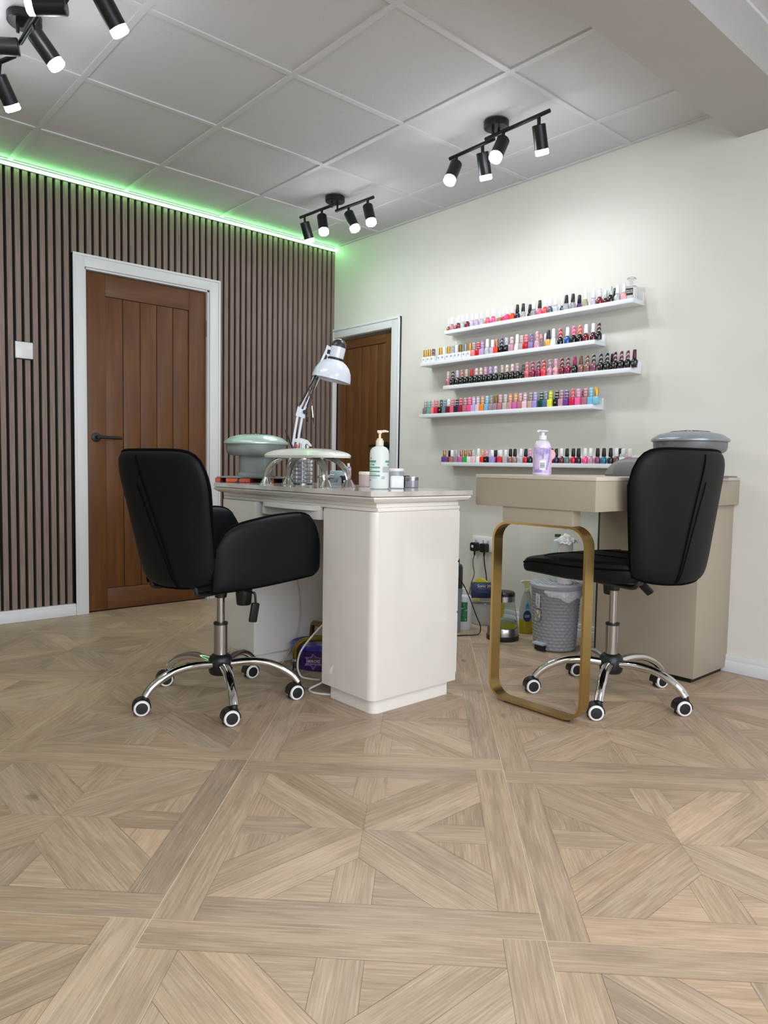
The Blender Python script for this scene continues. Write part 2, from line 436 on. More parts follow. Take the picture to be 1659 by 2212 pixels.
casing_x(bm, -1.803, -.909, -1.739, -.981, 2.0, 1.932)
bx(bm, -1.739, -1.729, .0, .07, 0, 1.932); bx(bm, -.991, -.981, .0, .07, 0, 1.932); bx(bm, -1.739, -.981, .0, .07, 1.922, 1.932)
struct(obj('trim_1', bm, WHITE), 'white casing around the large oak door', 'door casing')
bm = NB()
bx(bm, -.014, .018, -.706, -.625, 0, 1.824, .002); bx(bm, -.014, .018, -.016, -.001, 0, 1.824, .002); bx(bm, -.0139, .018, -.626, -.015, 1.76, 1.824, .002)
bx(bm, -.02, .018, -.706, -.690, 0, 1.824, .003); bx(bm, -.0199, .018, -.706, -.001, 1.808, 1.8241, .003)
struct(obj('trim_2', bm, WHITE), 'white casing around the narrow oak door', 'door casing')
OAK = mat('stained_oak', '#52300f', .5, vary=('#70461b', 2.2, .28, .75, (22, 22, 1.2)), vary2=('#5a3414', 3.0, .4, .75, (5, 5, 1.5)))
OAKH = mat('stained_oak_cross', '#52300f', .5, vary=('#6e441c', 2.2, .28, .75, (1.2, 22, 22)), vary2=('#5a3414', 3.0, .4, .75, (1.5, 5, 5)))
GROOVE = mat('groove_dark', '#2a1206', .7)
BLACK = mat('matt_black_metal', '#0d0d0e', .45)
def door_mesh(W, Hh, st, tr, br, nb, sidegap=.0015):
    """leaf in local x 0..W, front face y=0 (facing -y), depth .035"""
    bm = NB()
    bx(bm, 0, st, 0, .035, .005, Hh, .001, mi=0); bx(bm, W-st, W, 0, .035, .005, Hh, .001, mi=0)
    bx(bm, st+.001, W-st-.001, 0.0002, .035, .005, br, .001, mi=1); bx(bm, st+.001, W-st-.001, .0002, .035, Hh-tr, Hh, .001, mi=1)
    bx(bm, st, W-st, .012, .03, br-.01, Hh-tr+.01, mi=2)
    bw = (W-2*st)/nb
    for i in range(nb): bx(bm, st+bw*i+.002, st+bw*(i+1)-.002, .006, .02, br+.002, Hh-tr-.002, .0015, mi=0)
    return bm
d1 = obj('door_1', door_mesh(.738, 1.917, .113, .120, .128, 5), [OAK, OAKH, GROOVE], None, (-1.7285, .022, 0))
struct(d1, 'wide oak door with vertical boards in the slatted wall', 'door')
hm = NB()
lathe(hm, [(0, 0), (.026, 0), (.026, .008), (.022, .01), (0, .01)], 24, 0, Matrix.Translation((.055, 0, 1.0)) @ Matrix.Rotation(R(90), 4, 'X'))
rod(hm, (.055, 0, 1.0), (.055, -.05, 1.0), .0095); tube(hm, [(.055, -.045, 1.0), (.075, -.05, 1.0), (.185, -.05, .998)], .0085, 12)
h_ = obj('door_handle', hm, BLACK, d1); h_['label'] = 'matt black lever handle'
for z in (1.7, .22):
    hm = NB(); bx(hm, .7385, .745, -.006, .004, z-.05, z+.05, .001); rod(hm, (.7415, -.007, z-.05), (.7415, -.007, z+.05), .005)
    obj('hinge', hm, BLACK, d1)
d2 = obj('door_2', door_mesh(.592, 1.745, .082, .065, .11, 5), [OAK, OAKH, GROOVE], None, (.022, -.022, 0), (0, 0, R(-90)))
struct(d2, 'narrow oak door in the corner of the cream wall', 'door')
hm = NB()
lathe(hm, [(0, 0), (.026, 0), (.026, .008), (.022, .01), (0, .01)], 24, 0, Matrix.Translation((.54, 0, 1.0)) @ Matrix.Rotation(R(90), 4, 'X'))
rod(hm, (.54, 0, 1.0), (.54, -.05, 1.0), .0095); tube(hm, [(.54, -.045, 1.0), (.52, -.05, 1.0), (.42, -.05, .998)], .0085, 12)
obj('door_handle', hm, BLACK, d2)
# blank plate on slats
t = thing('switch_plate', 'blank white square wall plate set into the dark slats', 'switch plate', (-2.052, -.001, 1.440))
bm = NB(); bx(bm, -.043, .043, -.009, .0, -.043, .043, .003); obj('plate', bm, mat('white_plastic', '#dfe0e2', .25), t)
bm = NB(); bx(bm, -.046, .046, -.002, .004, -.048, .046, .001); obj('back_box', bm, BLACK, t)
# green LED strip
t = thing('led_strip', 'glowing green light strip along the top of the slatted wall', 'light strip', (XW/2, -.005, 2.374))
bm = NB(); bx(bm, XW/2, -XW/2-.001, -.004, .012, -.007, .012); obj('channel', bm, WHITE, t)
bm = NB(); bx(bm, XW/2+.01, -XW/2-.004, -.009, -.0042, -.006, .003)
obj('diffuser', bm, mat('green_led_glow', '#ffffff', .5, emit='#86ff8e', es=LED_STRENGTH), t)

BOTTLES = {
1: """-1.157 r white p dark_red b
-1.216 r white p brown_rose b
-1.22 r white p dusty_rose f
-1.271 r white p dark_red f
-1.304 r white p clear f
-1.339 r white p dark_red f
-1.376 r white p clear_lilac f
-1.408 r white p lilac f
-1.446 r white p clear f
-1.488 t white p coral_pink f
-1.528 t white p hot_pink f
-1.537 s white p tan b
-1.565 r white p crimson b
-1.625 s white p hot_pink f
-1.661 s white p orange_coral f
-1.692 r black p dark_purple f
-1.73 r black p silver f
-1.741 r black p maroon b
-1.798 r white p grey f
-1.836 r black p rose_pink f
-1.871 r white p coral_red f
-1.899 r white p dark_grey f
-1.934 r white p clear f
-1.945 r white p dark_grey b
-1.997 r black p silver f
-2.035 r black p grey f
-2.043 r black p purple b
-2.106 t white p champagne f
-2.151 r white p clear_lilac f
-2.185 r white c dark_red f
-2.19 r white p dark_red b
-2.24 r black p black b
-2.243 r clear m black f
-2.279 r white p clear f
-2.313 r white p light_pink f""",
2: """-1.004 l gold m white f
-1.04 l gold m white f
-1.075 l maroon c white f
-1.133 l gold m white f
-1.164 l white p white f
-1.198 l gold m white f
-1.232 l silver c white f
-1.262 l white p white f
-1.291 l olive_gold m white f
-1.329 l silver m white f
-1.363 l gold m white f
-1.394 s pink_grey b salmon f
-1.428 s red b red f
-1.456 s lilac b lilac f
-1.491 t white p clear f
-1.529 s white p clear_lilac f
-1.557 s bronze m coral_red f
-1.591 s navy s black f
-1.626 s lavender_grey s black f
-1.661 s pale_pink s mauve_pink f
-1.697 t white p peach_white f
-1.727 s beige b grey_pink f
-1.757 s coral_pink b red f
-1.791 s purple c lilac_shimmer f
-1.82 s dusty_pink s clear b
-1.826 t dusty_pink s mauve_pink f
-1.849 s white p champagne b
-1.895 r dark_purple p gold f
-1.927 t white p white f
-1.968 r red s black f
-2.01 r white p blue f
-2.046 r hot_pink s black f
-2.081 r orange_coral s black f
-2.116 r white p dark_red f
-2.156 r white p maroon f
-2.186 r maroon s black f""",
3: """-1.2 f beige s dusty_rose f
-1.236 f dark_brown s black f
-1.273 f lavender_grey s black f
-1.308 f copper s black f
-1.343 f beige s black f
-1.381 f red p black f
-1.418 f pale_pink s black f
-1.45 f cream s black f
-1.484 f pink s black f
-1.519 f lilac s black f
-1.555 f clear_lilac s black f
-1.601 f beige s black f
-1.634 f cream s black f
-1.67 f pale_pink s black f
-1.703 f pink_grey s black f
-1.708 f taupe s black b
-1.767 f rose s rose f
-1.803 f magenta s berry f
-1.84 f plum s berry f
-1.873 f red s coral_red f
-1.911 f mauve s mauve_pink f
-1.947 f pink s light_pink f
-1.983 f dark_red s dark_red f
-2.018 f plum s berry f
-2.058 f magenta p black f
-2.093 f brown p mauve_brown f
-2.129 f brown s mauve_brown f
-2.164 f dark_brown s plum_mauve f
-2.203 f dark_navy s black f
-2.237 f black s black f
-2.239 f black p black b
-2.279 f maroon s black f
-2.312 f wine s black f
-2.344 f plum s black f
-2.378 f maroon p black f""",
4: """-1.018 s pink_grey b taupe f
-1.05 s teal b teal f
-1.081 s dusty_pink b salmon f
-1.112 s rose b crimson f
-1.147 s black c black f
-1.178 s slate b slate f
-1.21 s white c dark_red f
-1.242 s rose b rose_pink f
-1.274 s navy b navy f
-1.305 s crimson b berry f
-1.34 s dusty_rose b dusty_rose f
-1.373 s hot_pink b hot_pink f
-1.403 s clear_lilac b lilac f
-1.435 s clear_lilac b pale_lilac f
-1.468 s peach b orange f
-1.501 s sky_blue b sky_blue f
-1.532 s taupe c mauve_grey f
-1.563 s olive_gold m mauve_grey f
-1.595 s dusty_pink b dusty_rose f
-1.63 s light_grey b light_grey f
-1.663 s peach b dusty_pink f
-1.699 s peach b orchid f
-1.73 s dusty_pink b dusty_rose f
-1.761 s pale_pink b pale_pink f
-1.798 s taupe b beige f
-1.827 s lavender b lavender f
-1.865 s dark_green b dark_green f
-1.893 s slate c slate_blue f
-1.922 s yellow b yellow f
-1.959 s black b black f
-1.988 s mauve b mauve_pink f
-2.018 s purple b purple f
-2.053 s crimson c crimson f
-2.086 s pink b bright_pink f
-2.087 s rose b dusty_rose b
-2.127 s dusty_rose b dusty_rose f
-2.157 s sky_blue b sky_blue f
-2.186 s gold m light_blue f""",
5: """-1.183 s bronze m purple f
-1.185 s black p brown_rose b
-1.245 s white p dusty_rose f
-1.278 s silver c mauve_grey f
-1.317 s bronze m orchid f
-1.35 s bronze m green f
-1.383 s bronze m white f
-1.411 s clear b pale_pink f
-1.447 t white p white f
-1.479 s peach b red_orange f
-1.508 s pink s black f
-1.533 s black p magenta b
-1.546 s white p lavender f
-1.561 s white p magenta b
-1.606 s white p coral_red f
-1.642 s white p clear f
-1.673 r black p mauve_brown f
-1.703 r black p taupe f
-1.746 r white p pale_grey f
-1.775 r black p red f
-1.803 r pink s black f
-1.84 r white p dusty_pink f
-1.884 r black p plum f
-1.938 r black p red f
-1.966 r black p navy f
-1.998 r white p wine f
-2.03 r black p grey_green f
-2.067 r black p red f
-2.097 r black p dark_navy f
-2.135 r white p hot_pink f
-2.166 r white p mauve_pink f
-2.204 r black p plum_mauve f
-2.238 r black p teal_blue f
-2.274 r black p dark_navy f
-2.299 r black p clear b
-2.305 r white p brown f
-2.34 l white p white f
-2.375 l white p rose_pink f"""}

# ---------------------------------------------------------------- track lights
SHELL = mat('satin_black_lamp', '#131518', .38, .3)
GLOW = mat('lamp_diffuser_glow', '#ffffff', .4, emit='#f4f8ff', es=55)
def spot_head(parent, top, d, stem_top):
    """cylindrical spot hanging from the bar: top centre, pointing along d"""
    d = Vector(d).normalized(); L, r = .118, .0285
    M = align(top, Vector(top)+d)
    bm = NB(); lathe(bm, [(0, 0), (r-.003, 0), (r, .003), (r, L-.022), (r-.001, L-.022), (r-.001, L-.03), (0, L-.03)], 28, 0, M)
    body = obj('lamp_head', bm, SHELL, parent)
    bm = NB(); lathe(bm, [(0, L-.029), (r-.0015, L-.029), (r-.0008, L-.004), (r-.005, L), (0, L)], 28, 0, M); obj('diffuser', bm, GLOW, body)
    bm = NB()
    side = Vector(top)+d*.022
    bx(bm, -.004, .004, -.007, .007, 0, (Vector(stem_top)-Vector(top)).length+.012, .001, M=align(Vector(top)+d*.008, stem_top)); obj('stem', bm, SHELL, body)
    ld = bpy.data.lights.new('spot', 'SPOT'); ld.energy = SPOT_W; ld.spot_size = R(150); ld.spot_blend = .9; ld.color = (.93, .965, 1.0); ld.shadow_soft_size = .028
    lo = bpy.data.objects.new('spot_light', ld); C.objects.link(lo); lo.parent = body
    lo.location = Vector(top)+d*(L+.004); lo.rotation_euler = d.to_track_quat('-Z', 'Y').to_euler()
def fixture(name_label, cx, cy, bars, heads):
    t = thing('track_light', name_label, 'ceiling light', (cx, cy, H), 0, 'black spotlight bars on the ceiling')
    bm = NB(); lathe(bm, [(0, -.028), (.052, -.028), (.056, -.024), (.056, 0), (0, 0)], 32); obj('canopy', bm, SHELL, t)
    for (x, y) in ((.018, 0), (-.022, .0)):
        bm = NB(); rod(bm, (x, y, -.062), (x, y, -.026), .006); obj('mount', bm, SHELL, t)
    for p, q in bars:
        bm = NB(); rod(bm, p, q, .0085, 12); obj('bar', bm, SHELL, t)
    for top, d, st in heads: spot_head(t, top, d, st)
    return t
ZB = -.062
TC = Vector((-.66, -.75, 0)); RT = Vector((.747, -.664, 0)); DN = Vector((0, 0, -1))
def hd(x, y, rgt, cam_, z=ZB): return ((x, y, z-.036), DN+RT*rgt+TC*cam_, (x, y, z))
fixture('black four-spot ceiling bar nearest the corner with the green light', -.60, -.775,
        [((-.04, -.06, ZB), (-.055, .265, ZB)), ((.03, .03, ZB), (.045, -.285, ZB))],
        [hd(-.053, .225, .30, -.32), hd(-.045, .065, .16, .32), hd(.035, -.08, .42, .28), hd(.042, -.24, .22, .32)])
fixture('black four-spot ceiling bar over the shelves, near the plaster beam', -.635, -1.985,
        [((.012, .02, ZB), (.022, .30, ZB)), ((-.012, .05, ZB), (-.022, -.30, ZB))],
        [hd(.02, .255, -.36, .42), hd(.014, .09, .24, -.36), hd(-.015, -.055, -.42, .42), hd(-.02, -.245, .26, -.38)])
t = fixture('black multi-spot ceiling bar cut off by the top left of the photo', -2.40, -1.355,
        [((-.002, -.20, ZB), (.002, .06, ZB)), ((.01, .165, ZB), (-.056, .351, ZB)), ((-.01, -.17, ZB), (.10, -.50, ZB))],
         [((.001, -.108, -.102), (.050, -.012, -.065), (-.001, -.09, ZB)), ((-.015, .012, -.104), (-.08, .034, -.012), (0, .045, ZB)),
          ((.028, -.344, -.108), (-.057, .038, -.006), (.045, -.335, ZB)), ((.085, -.468, -.102), (.040, .002, -.055), (.088, -.465, ZB)),
          ((-.029, .235, -.118), (.040, .023, -.06), (-.018, .24, ZB))])

# ---------------------------------------------------------------- polish shelves
SHW = mat('white_shelf_lacquer', '#dfe2e6', .4)
for nm, ya, yb, zt in (('highest white picture ledge, holding the perfume bottle', -1.18, -2.372, 1.655), ('second white picture ledge from the top, gold capped bottles at its left', -.985, -2.178, 1.488),
                   ('third white picture ledge from the top, mostly black bottles', -1.18, -2.372, 1.338), ('fourth white picture ledge from the top, rainbow of square bottles', -.988, -2.178, 1.180),
                   ('lowest white picture ledge, behind the purple pump bottle', -1.18, -2.385, .893)):
    t = thing('picture_ledge', nm, 'shelf', (0, (ya+yb)/2, zt), 0, 'white polish shelves on the cream wall')
    hw = (ya-yb)/2
    bm = NB(); bx(bm, -.1, 0, -hw, hw, -.021, 0, .001); obj('shelf_board', bm, SHW, t)
    bm = NB(); bx(bm, -.012, 0, -hw, hw, 0.0002, .036, .001); obj('back_board', bm, SHW, t)
POL = dict(white='#e6e7ea', black='#0c0c0e', gold='#d9a544', olive_gold='#8d6f3a', silver='#9ea1a6', bronze='#b98466', clear='#c9ced2', maroon='#4c1420', dark_red='#74121f', red='#c3182c',
 dusty_rose='#b4727a', brown_rose='#8b4a4c', clear_lilac='#d6cbdc', lilac='#c3a0cf', pale_lilac='#dac3de', coral_pink='#f2556a', hot_pink='#f04a8c', tan='#b08a66', crimson='#d0214e', orange_coral='#f2562e',
 dark_purple='#2a1c38', grey='#8a8c92', rose_pink='#e0607c', coral_red='#ea3d3e', dark_grey='#54565b', purple='#6b3f8e', champagne='#b3ac8c', light_pink='#f0a3b1', pink_grey='#a88590', salmon='#e68a86',
 navy='#1d2547', lavender_grey='#b3b3c6', pale_pink='#ecc3cb', mauve_pink='#c592a8', peach_white='#f0dcd2', beige='#bfa594', grey_pink='#b3a0a4', lilac_shimmer='#8d76ad', dusty_pink='#cf8d95', blue='#1f4fa0',
 dark_brown='#3a2622', copper='#bd6147', cream='#dccbb4', pink='#dd87b2', taupe='#8d7470', rose='#cf5d68', magenta='#9c2059', plum='#732748', berry='#8e1c46', mauve='#a3707e', mauve_brown='#96645e', brown='#6a4438',
 plum_mauve='#84465e', dark_navy='#14182a', wine='#6a1f33', teal='#58aaa2', slate='#647b8c', orchid='#d366b4', orange='#f58a1f', peach='#eeb084', sky_blue='#71b8da', mauve_grey='#9c8794', light_grey='#b5b2b0',
 lavender='#a295d4', dark_green='#12443a', slate_blue='#4c6791', yellow='#e3e244', bright_pink='#ef6aa6', light_blue='#82bcd4', green='#2fae3c', red_orange='#f0361b', pale_grey='#bcc6cb', grey_green='#5c7a76', teal_blue='#1f7391')
def body_mat(c):
    if c in ('clear', 'clear_lilac', 'pale_grey', 'champagne'): return mat('glass_'+c, POL[c], .12, 0, coat=.6, trans=.25)
    return mat('polish_'+c, POL[c], .16, 0, coat=.6)
WORD = lambda s: s.replace('_', ' ')
BODY_ME, CAP_ME = {}, {}
MARK = mat('pale_print', '#9aa0a2', .5)
def body_mesh(shape, colour):
    key = (shape, colour)
    if key in BODY_ME: return BODY_ME[key]
    bm = NB()
    if shape in 'r': lathe(bm, [(0, 0), (.0125, 0), (.0145, .002), (.0155, .012), (.0145, .024), (.009, .031), (.0065, .034), (0, .034)], 16)
    elif shape == 't': lathe(bm, [(0, 0), (.0155, 0), (.0165, .002), (.0145, .02), (.0105, .032), (.0075, .036), (0, .036)], 16)
    elif shape == 'f':
        lathe(bm, [(0, 0), (.011, 0), (.0125, .002), (.0145, .016), (.0165, .024), (.0150, .029), (.0085, .036), (.0065, .039), (0, .039)], 16)
    elif shape == 'l':
        bx(bm, -.014, .014, -.0138, .0138, 0, .03, .003); lathe(bm, [(0, .029), (.0065, .029), (.0065, .033), (0, .033)], 12)
    else:
        bx(bm, -.014, .014, -.0138, .0138, 0, .031, .0035); lathe(bm, [(0, .030), (.0075, .030), (.0075, .034), (0, .034)], 12)
    if shape in ('f', 'l') or (shape in 's' and colour == 'black'):
        c2 = MARK if colour in ('black',) else mat('dark_print', '#6d6f75', .5)
        for z_, w_ in ((.0125, .008), (.0155, .011), (.0185, .009)):
            if shape == 'f': P_ = [(-.0143-(z_-.01)*.12, -w_/2), (-.0143-(z_-.01)*.12, w_/2)]
            else: P_ = [(-.0142, -w_/2), (-.0142, w_/2)]
            f = bm.faces.new([bm.verts.new((P_[0][0]-.0006, P_[0][1], z_)), bm.verts.new((P_[1][0]-.0006, P_[1][1], z_)), bm.verts.new((P_[1][0]-.0006, P_[1][1], z_+.0014)), bm.verts.new((P_[0][0]-.0006, P_[0][1], z_+.0014))])
            f.material_index = 1
        ms = [body_mat(colour), c2]
    else: ms = [body_mat(colour)]
    o = obj('bottle_body', bm, ms); me = o.data; bpy.data.objects.remove(o); BODY_ME[key] = me; return me
CAPH = dict(r=(.0103, .0080, .0385, .0335), t=(.0100, .0076, .040, .035), f=(.0090, .0080, .036, .037), l=(.0098, .0098, .036, .032), s=(.0100, .0092, .034, .033))
def cap_mesh(shape, colour, pat):
    key = (shape, colour, pat)
    if key in CAP_ME: return CAP_ME[key]
    r0, r1, h, z = CAPH[shape]
    bm = NB(); lathe(bm, [(0, 0), (r0-.0005, 0), (r0, .001), (r1, h-.002), (r1-.0015, h), (0, h)], 16)
    o = obj('cap', bm, mat_cap(colour, pat)); me = o.data; bpy.data.objects.remove(o); CAP_ME[key] = me; return me
SHZ = {1: (1.655, 'top'), 2: (1.488, 'second'), 3: (1.338, 'third'), 4: (1.180, 'fourth'), 5: (.893, 'lowest')}
ORD = 'first second third fourth fifth sixth seventh eighth ninth tenth eleventh twelfth thirteenth fourteenth fifteenth sixteenth seventeenth eighteenth nineteenth twentieth'.split()
def ordn(i):
    if i <= 20: return ORD[i-1]
    if i == 30: return 'thirtieth'
    return ('twenty-' if i < 30 else 'thirty-')+ORD[i % 10-1]
PATW = dict(p='', m='metallic ', s='spiral striped ', b='banded ', c='chequered ')
SHPW = dict(r='rounded', t='tapered', f='flared', l='white labelled square', s='square')
rnd = random.Random(3)
def polish(x, y, z, sh, cc, pt, bc, label, group, sc_):
    t = thing('nail_polish_bottle', label, 'nail polish', (x, y, z+.0003), rnd.uniform(-.12, .12), group)
    b_ = bpy.data.objects.new('bottle_body', body_mesh(sh, bc)); C.objects.link(b_); b_.parent = t
    c_ = bpy.data.objects.new('cap', cap_mesh(sh, cc, pt)); C.objects.link(c_); c_.parent = t; c_.location = (0, 0, CAPH[sh][3])
    t.scale = (sc_[0], sc_[0], sc_[1])
    return t
for s, txt in BOTTLES.items():
    z, nm = SHZ[s]
    rows = [l.split() for l in txt.strip().split('\n')]
    for i, (y, sh, cc, pt, bc, row) in enumerate(rows):
        y = float(y); x = -.078 if row == 'f' else -.034
        wd = WORD(bc)
        lab = '%s %s polish bottle, %s%s cap, %s from left on %s shelf' % (wd, SHPW[sh], PATW[pt], WORD(cc), ordn(i+1), nm)
        polish(x, y, z, sh, cc, pt, bc, lab, 'nail polish bottles on the %s shelf' % nm, {1: (1.0, 1.04), 2: (1.06, 1.14), 3: (1.05, 1.13), 4: (1.03, 1.21), 5: (1.01, 1.04)}[s])
# perfume decanter, jar and sachet
GLASS = mat('clear_glass', '#ffffff', .03, 0, trans=1.0, ior=1.3)
SGLASS = mat('frosted_clear_glass', '#f2f4f6', .06, 0, trans=.85, ior=1.25)
t = thing('perfume_bottle', 'clear square glass perfume bottle with a faceted stopper and black label', 'perfume', (-.06, -2.338, 1.6553), R(8))
bm = NB(); bx(bm, -.02, .02, -.026, .026, 0, .062, .005, 3); lathe(bm, [(0, .06), (.007, .06), (.007, .072), (0, .072)], 12); obj('flask', bm, SGLASS, t)
bm = NB(); bx(bm, -.0215, -.0203, -.017, .017, .018, .05); lb = obj('label', bm, BLACK, t)
text_obj('EAU DE\nPARFUM', .0085, mat('print_white', '#e8e8e8', .5), lb, (-.0217, 0, .035), (R(90), 0, R(-90)))
bm = NB(); lathe(bm, [(0, .071), (.006, .071), (.010, .077), (.005, .083), (.011, .088), (.021, .094), (.021, .099), (.012, .105), (0, .106)], 10); obj('stopper', bm, SGLASS, t, smooth=0)
t = thing('glitter_jar', 'small round jar with clear lid at the right of the lowest shelf', 'jar', (-.065, -2.34, .8933))
bm = NB(); lathe(bm, [(0, 0), (.022, 0), (.023, .004), (.023, .028), (0, .028)], 20); obj('jar_body', bm, mat('speckled_grey', '#5d6460', .3, vary=('#aab0ac', 220, .45, .6)), t)
bm = NB(); lathe(bm, [(0, .0282), (.0235, .0282), (.0235, .046), (.021, .048), (0, .048)], 20); obj('lid', bm, SGLASS, t)

# ---------------------------------------------------------------- white nail desk
DW = mat('white_gloss_desk', '#dcd6d0', .16, 0, coat=.5)
DW2 = mat('white_desk_side', '#e6e1db', .2, 0, coat=.4)
MARB = mat('grey_marble_top', '#b3aaa2', .12, 0, vary=('#d8d4cf', 6, .35, .65), coat=.4)
t = thing('nail_desk', 'white gloss manicure desk with rounded corners and stone effect top', 'desk', (-1.585, -2.30, 0))
# local: x into desk (depth .435), y along (+) length 1.05
def rr_box(bm, x0, x1, y0, y1, z0, z1, r, corners, mi=0, n=6):
    """plan-rounded box; corners = set of rounded corners among 'll','lr','ul','ur' (l/u = y low/high, then x low/high)"""
    pts = []
    for key, cx, cy, a0 in (('uh', x1, y1, 0), ('ul', x0, y1, 90), ('ll', x0, y0, 180), ('lh', x1, y0, 270)):
        if key in corners:
            ox = cx-r if cx == x1 else cx+r; oy = cy-r if cy == y1 else cy+r
            for i in range(n+1):
                a = R(a0+90*i/n); pts.append((ox+r*math.cos(a), oy+r*math.sin(a)))
        else: pts.append((cx, cy))
    prism(bm, pts, z0, z1, mi)
bm = NB(); rr_box(bm, 0, .42, 0, .285, .055, .708, .03, {'ll'}); obj('pedestal', bm, DW, t)
bm = NB(); rr_box(bm, 0, .42, .765, 1.05, .055, .708, .03, {'ul'}); obj('pedestal', bm, DW, t)
bm = NB(); rr_box(bm, .025, .395, .02, .262, 0, .0552, .03, {'ll'}); obj('plinth', bm, DW2, t)
bm = NB(); rr_box(bm, .025, .395, .788, 1.03, 0, .0552, .03, {'ul'}); obj('plinth', bm, DW2, t)
bm = NB(); bx(bm, .40, .42, .285, .765, .12, .708); obj('back_panel', bm, DW2, t)
bm = NB(); bx(bm, .015, .425, .0, 1.05, .7082, .722, .003); bx(bm, .012, .42, .004, 1.046, .7222, .738, .002); obj('frieze', bm, DW2, t)
bm = NB()
pts = [(.02, .32), (.02, .73)]
arc = [(.012-.028*math.sin(PI*i/12)**.5, .33+.39*i/12) for i in range(13)]
prism(bm, [(.03, .33)]+arc+[(.03, .72)], .694, .712); bx(bm, .012, .3, .325, .725, .66, .694, .002); obj('centre_drawer', bm, DW2, t)
bm = NB()
prof = [(0, .7385), (-.004, .7387), (-.018, .746), (-.024, .754), (-.022, .7595), (-.010, .762)]
for i in range(len(prof)-1):
    (o0, z0), (o1, z1) = prof[i], prof[i+1]
    a = [(o0, o0), (.435-o0, o0), (.435-o0, 1.05-o0), (o0, 1.05-o0)]; b_ = [(o1, o1), (.435-o1, o1), (.435-o1, 1.05-o1), (o1, 1.05-o1)]
    va = [bm.verts.new((p[0], p[1], z0)) for p in a]; vb = [bm.verts.new((p[0], p[1], z1)) for p in b_]
    for j in range(4): bm.faces.new((va[j], va[(j+1) % 4], vb[(j+1) % 4], vb[j]))
    if i == 0: bm.faces.new(va)
    if i == len(prof)-2: bm.faces.new(vb)
obj('moulding', bm, DW2, t)
bm = NB()
pts = [(-.028, .0), (-.028, 1.05), (-.01, 1.078), (.463, 1.078), (.463, -.028), (-.0, -.028)]
prism(bm, [(-.028, -.012), (-.012, -.028), (.463, -.028), (.463, 1.078), (-.012, 1.078), (-.028, 1.062)][::-1], .762, .779); obj('desk_top', bm, MARB, t)
for k_, (z0, z1) in enumerate(((.08, .31), (.316, .505), (.511, .70))):
    bm = NB(); bx(bm, .4205, .437, .01, .275, z0, z1, .002); dr = obj('drawer', bm, DW2, t)
    bm = NB(); lathe(bm, [(0, 0), (.004, 0), (.004, .012), (.009, .018), (.006, .024), (0, .025)], 14, 0, Matrix.Translation((.437, .14, (z0+z1)/2)) @ Matrix.Rotation(R(90), 4, 'Y')); obj('knob', bm, mat('steel_knob', '#888888', .3, 1), dr)

# ---------------------------------------------------------------- grey desk
GD = mat('taupe_lacquer', '#a09484', .38)
GDT = mat('taupe_top_strip', '#c2b7a9', .3)
t = thing('manicure_table', 'taupe manicure table with gold loop leg, fixed against the cream wall', 'desk', (0, -2.59, 0))
bm = NB(); bx(bm, -1.112, -.001, -.255, .255, .726, .827, .002); obj('table_box', bm, GD, t)
bm = NB(); bx(bm, -1.113, -.001, -.256, .256, .8275, .8405, .0015); obj('table_top', bm, GDT, t)
bm = NB(); bx(bm, -.315, -.001, -.235, .215, .02, .7258, .0015); pd = obj('pedestal', bm, GD, t)
bm = NB(); bx(bm, -.30, -.02, -.22, .2, 0, .0198); obj('plinth', bm, BLACK, t)
bm = NB(); bx(bm, -.30, -.28, .2155, .233, .05, .72, .001); bx(bm, -.27, -.03, .2155, .219, .05, .70, .001); obj('door_edge', bm, mat('dark_edge', '#2b2a2a', .4), t)
bm = NB(); bx(bm, -1.105, -1.055, -.165, .13, .672, .7258, .001); obj('bracket_box', bm, GD, t)
GOLD = mat('brushed_brass', '#b89b62', .36, 1.0, bump=(300, .04))
bm = NB()
loop = [(0, p[0], p[1]) for p in rrect(-.215, .175, .013, .668, .065, 8)]
sweep(bm, [(-1.075, y, z) for _, y, z in loop], [(-.0045, -.025), (.0045, -.025), (.0045, .025), (-.0045, .025)], True, Vector((1, 0, 0)))
obj('gold_leg', bm, GOLD, t)
for y in (-.15, .11):
    bm = NB(); lathe(bm, [(0, 0), (.011, 0), (.012, .0085), (0, .0085)], 14, 0, Matrix.Translation((-1.075, y, 0))); obj('foot', bm, BLACK, t)
for y in (-.12, .085):
    bm = NB(); lathe(bm, [(0, -.004), (.006, -.003), (.006, 0), (0, 0)], 12, 0, Matrix.Translation((-1.075, y, .6635))); obj('screw', bm, GOLD, t)

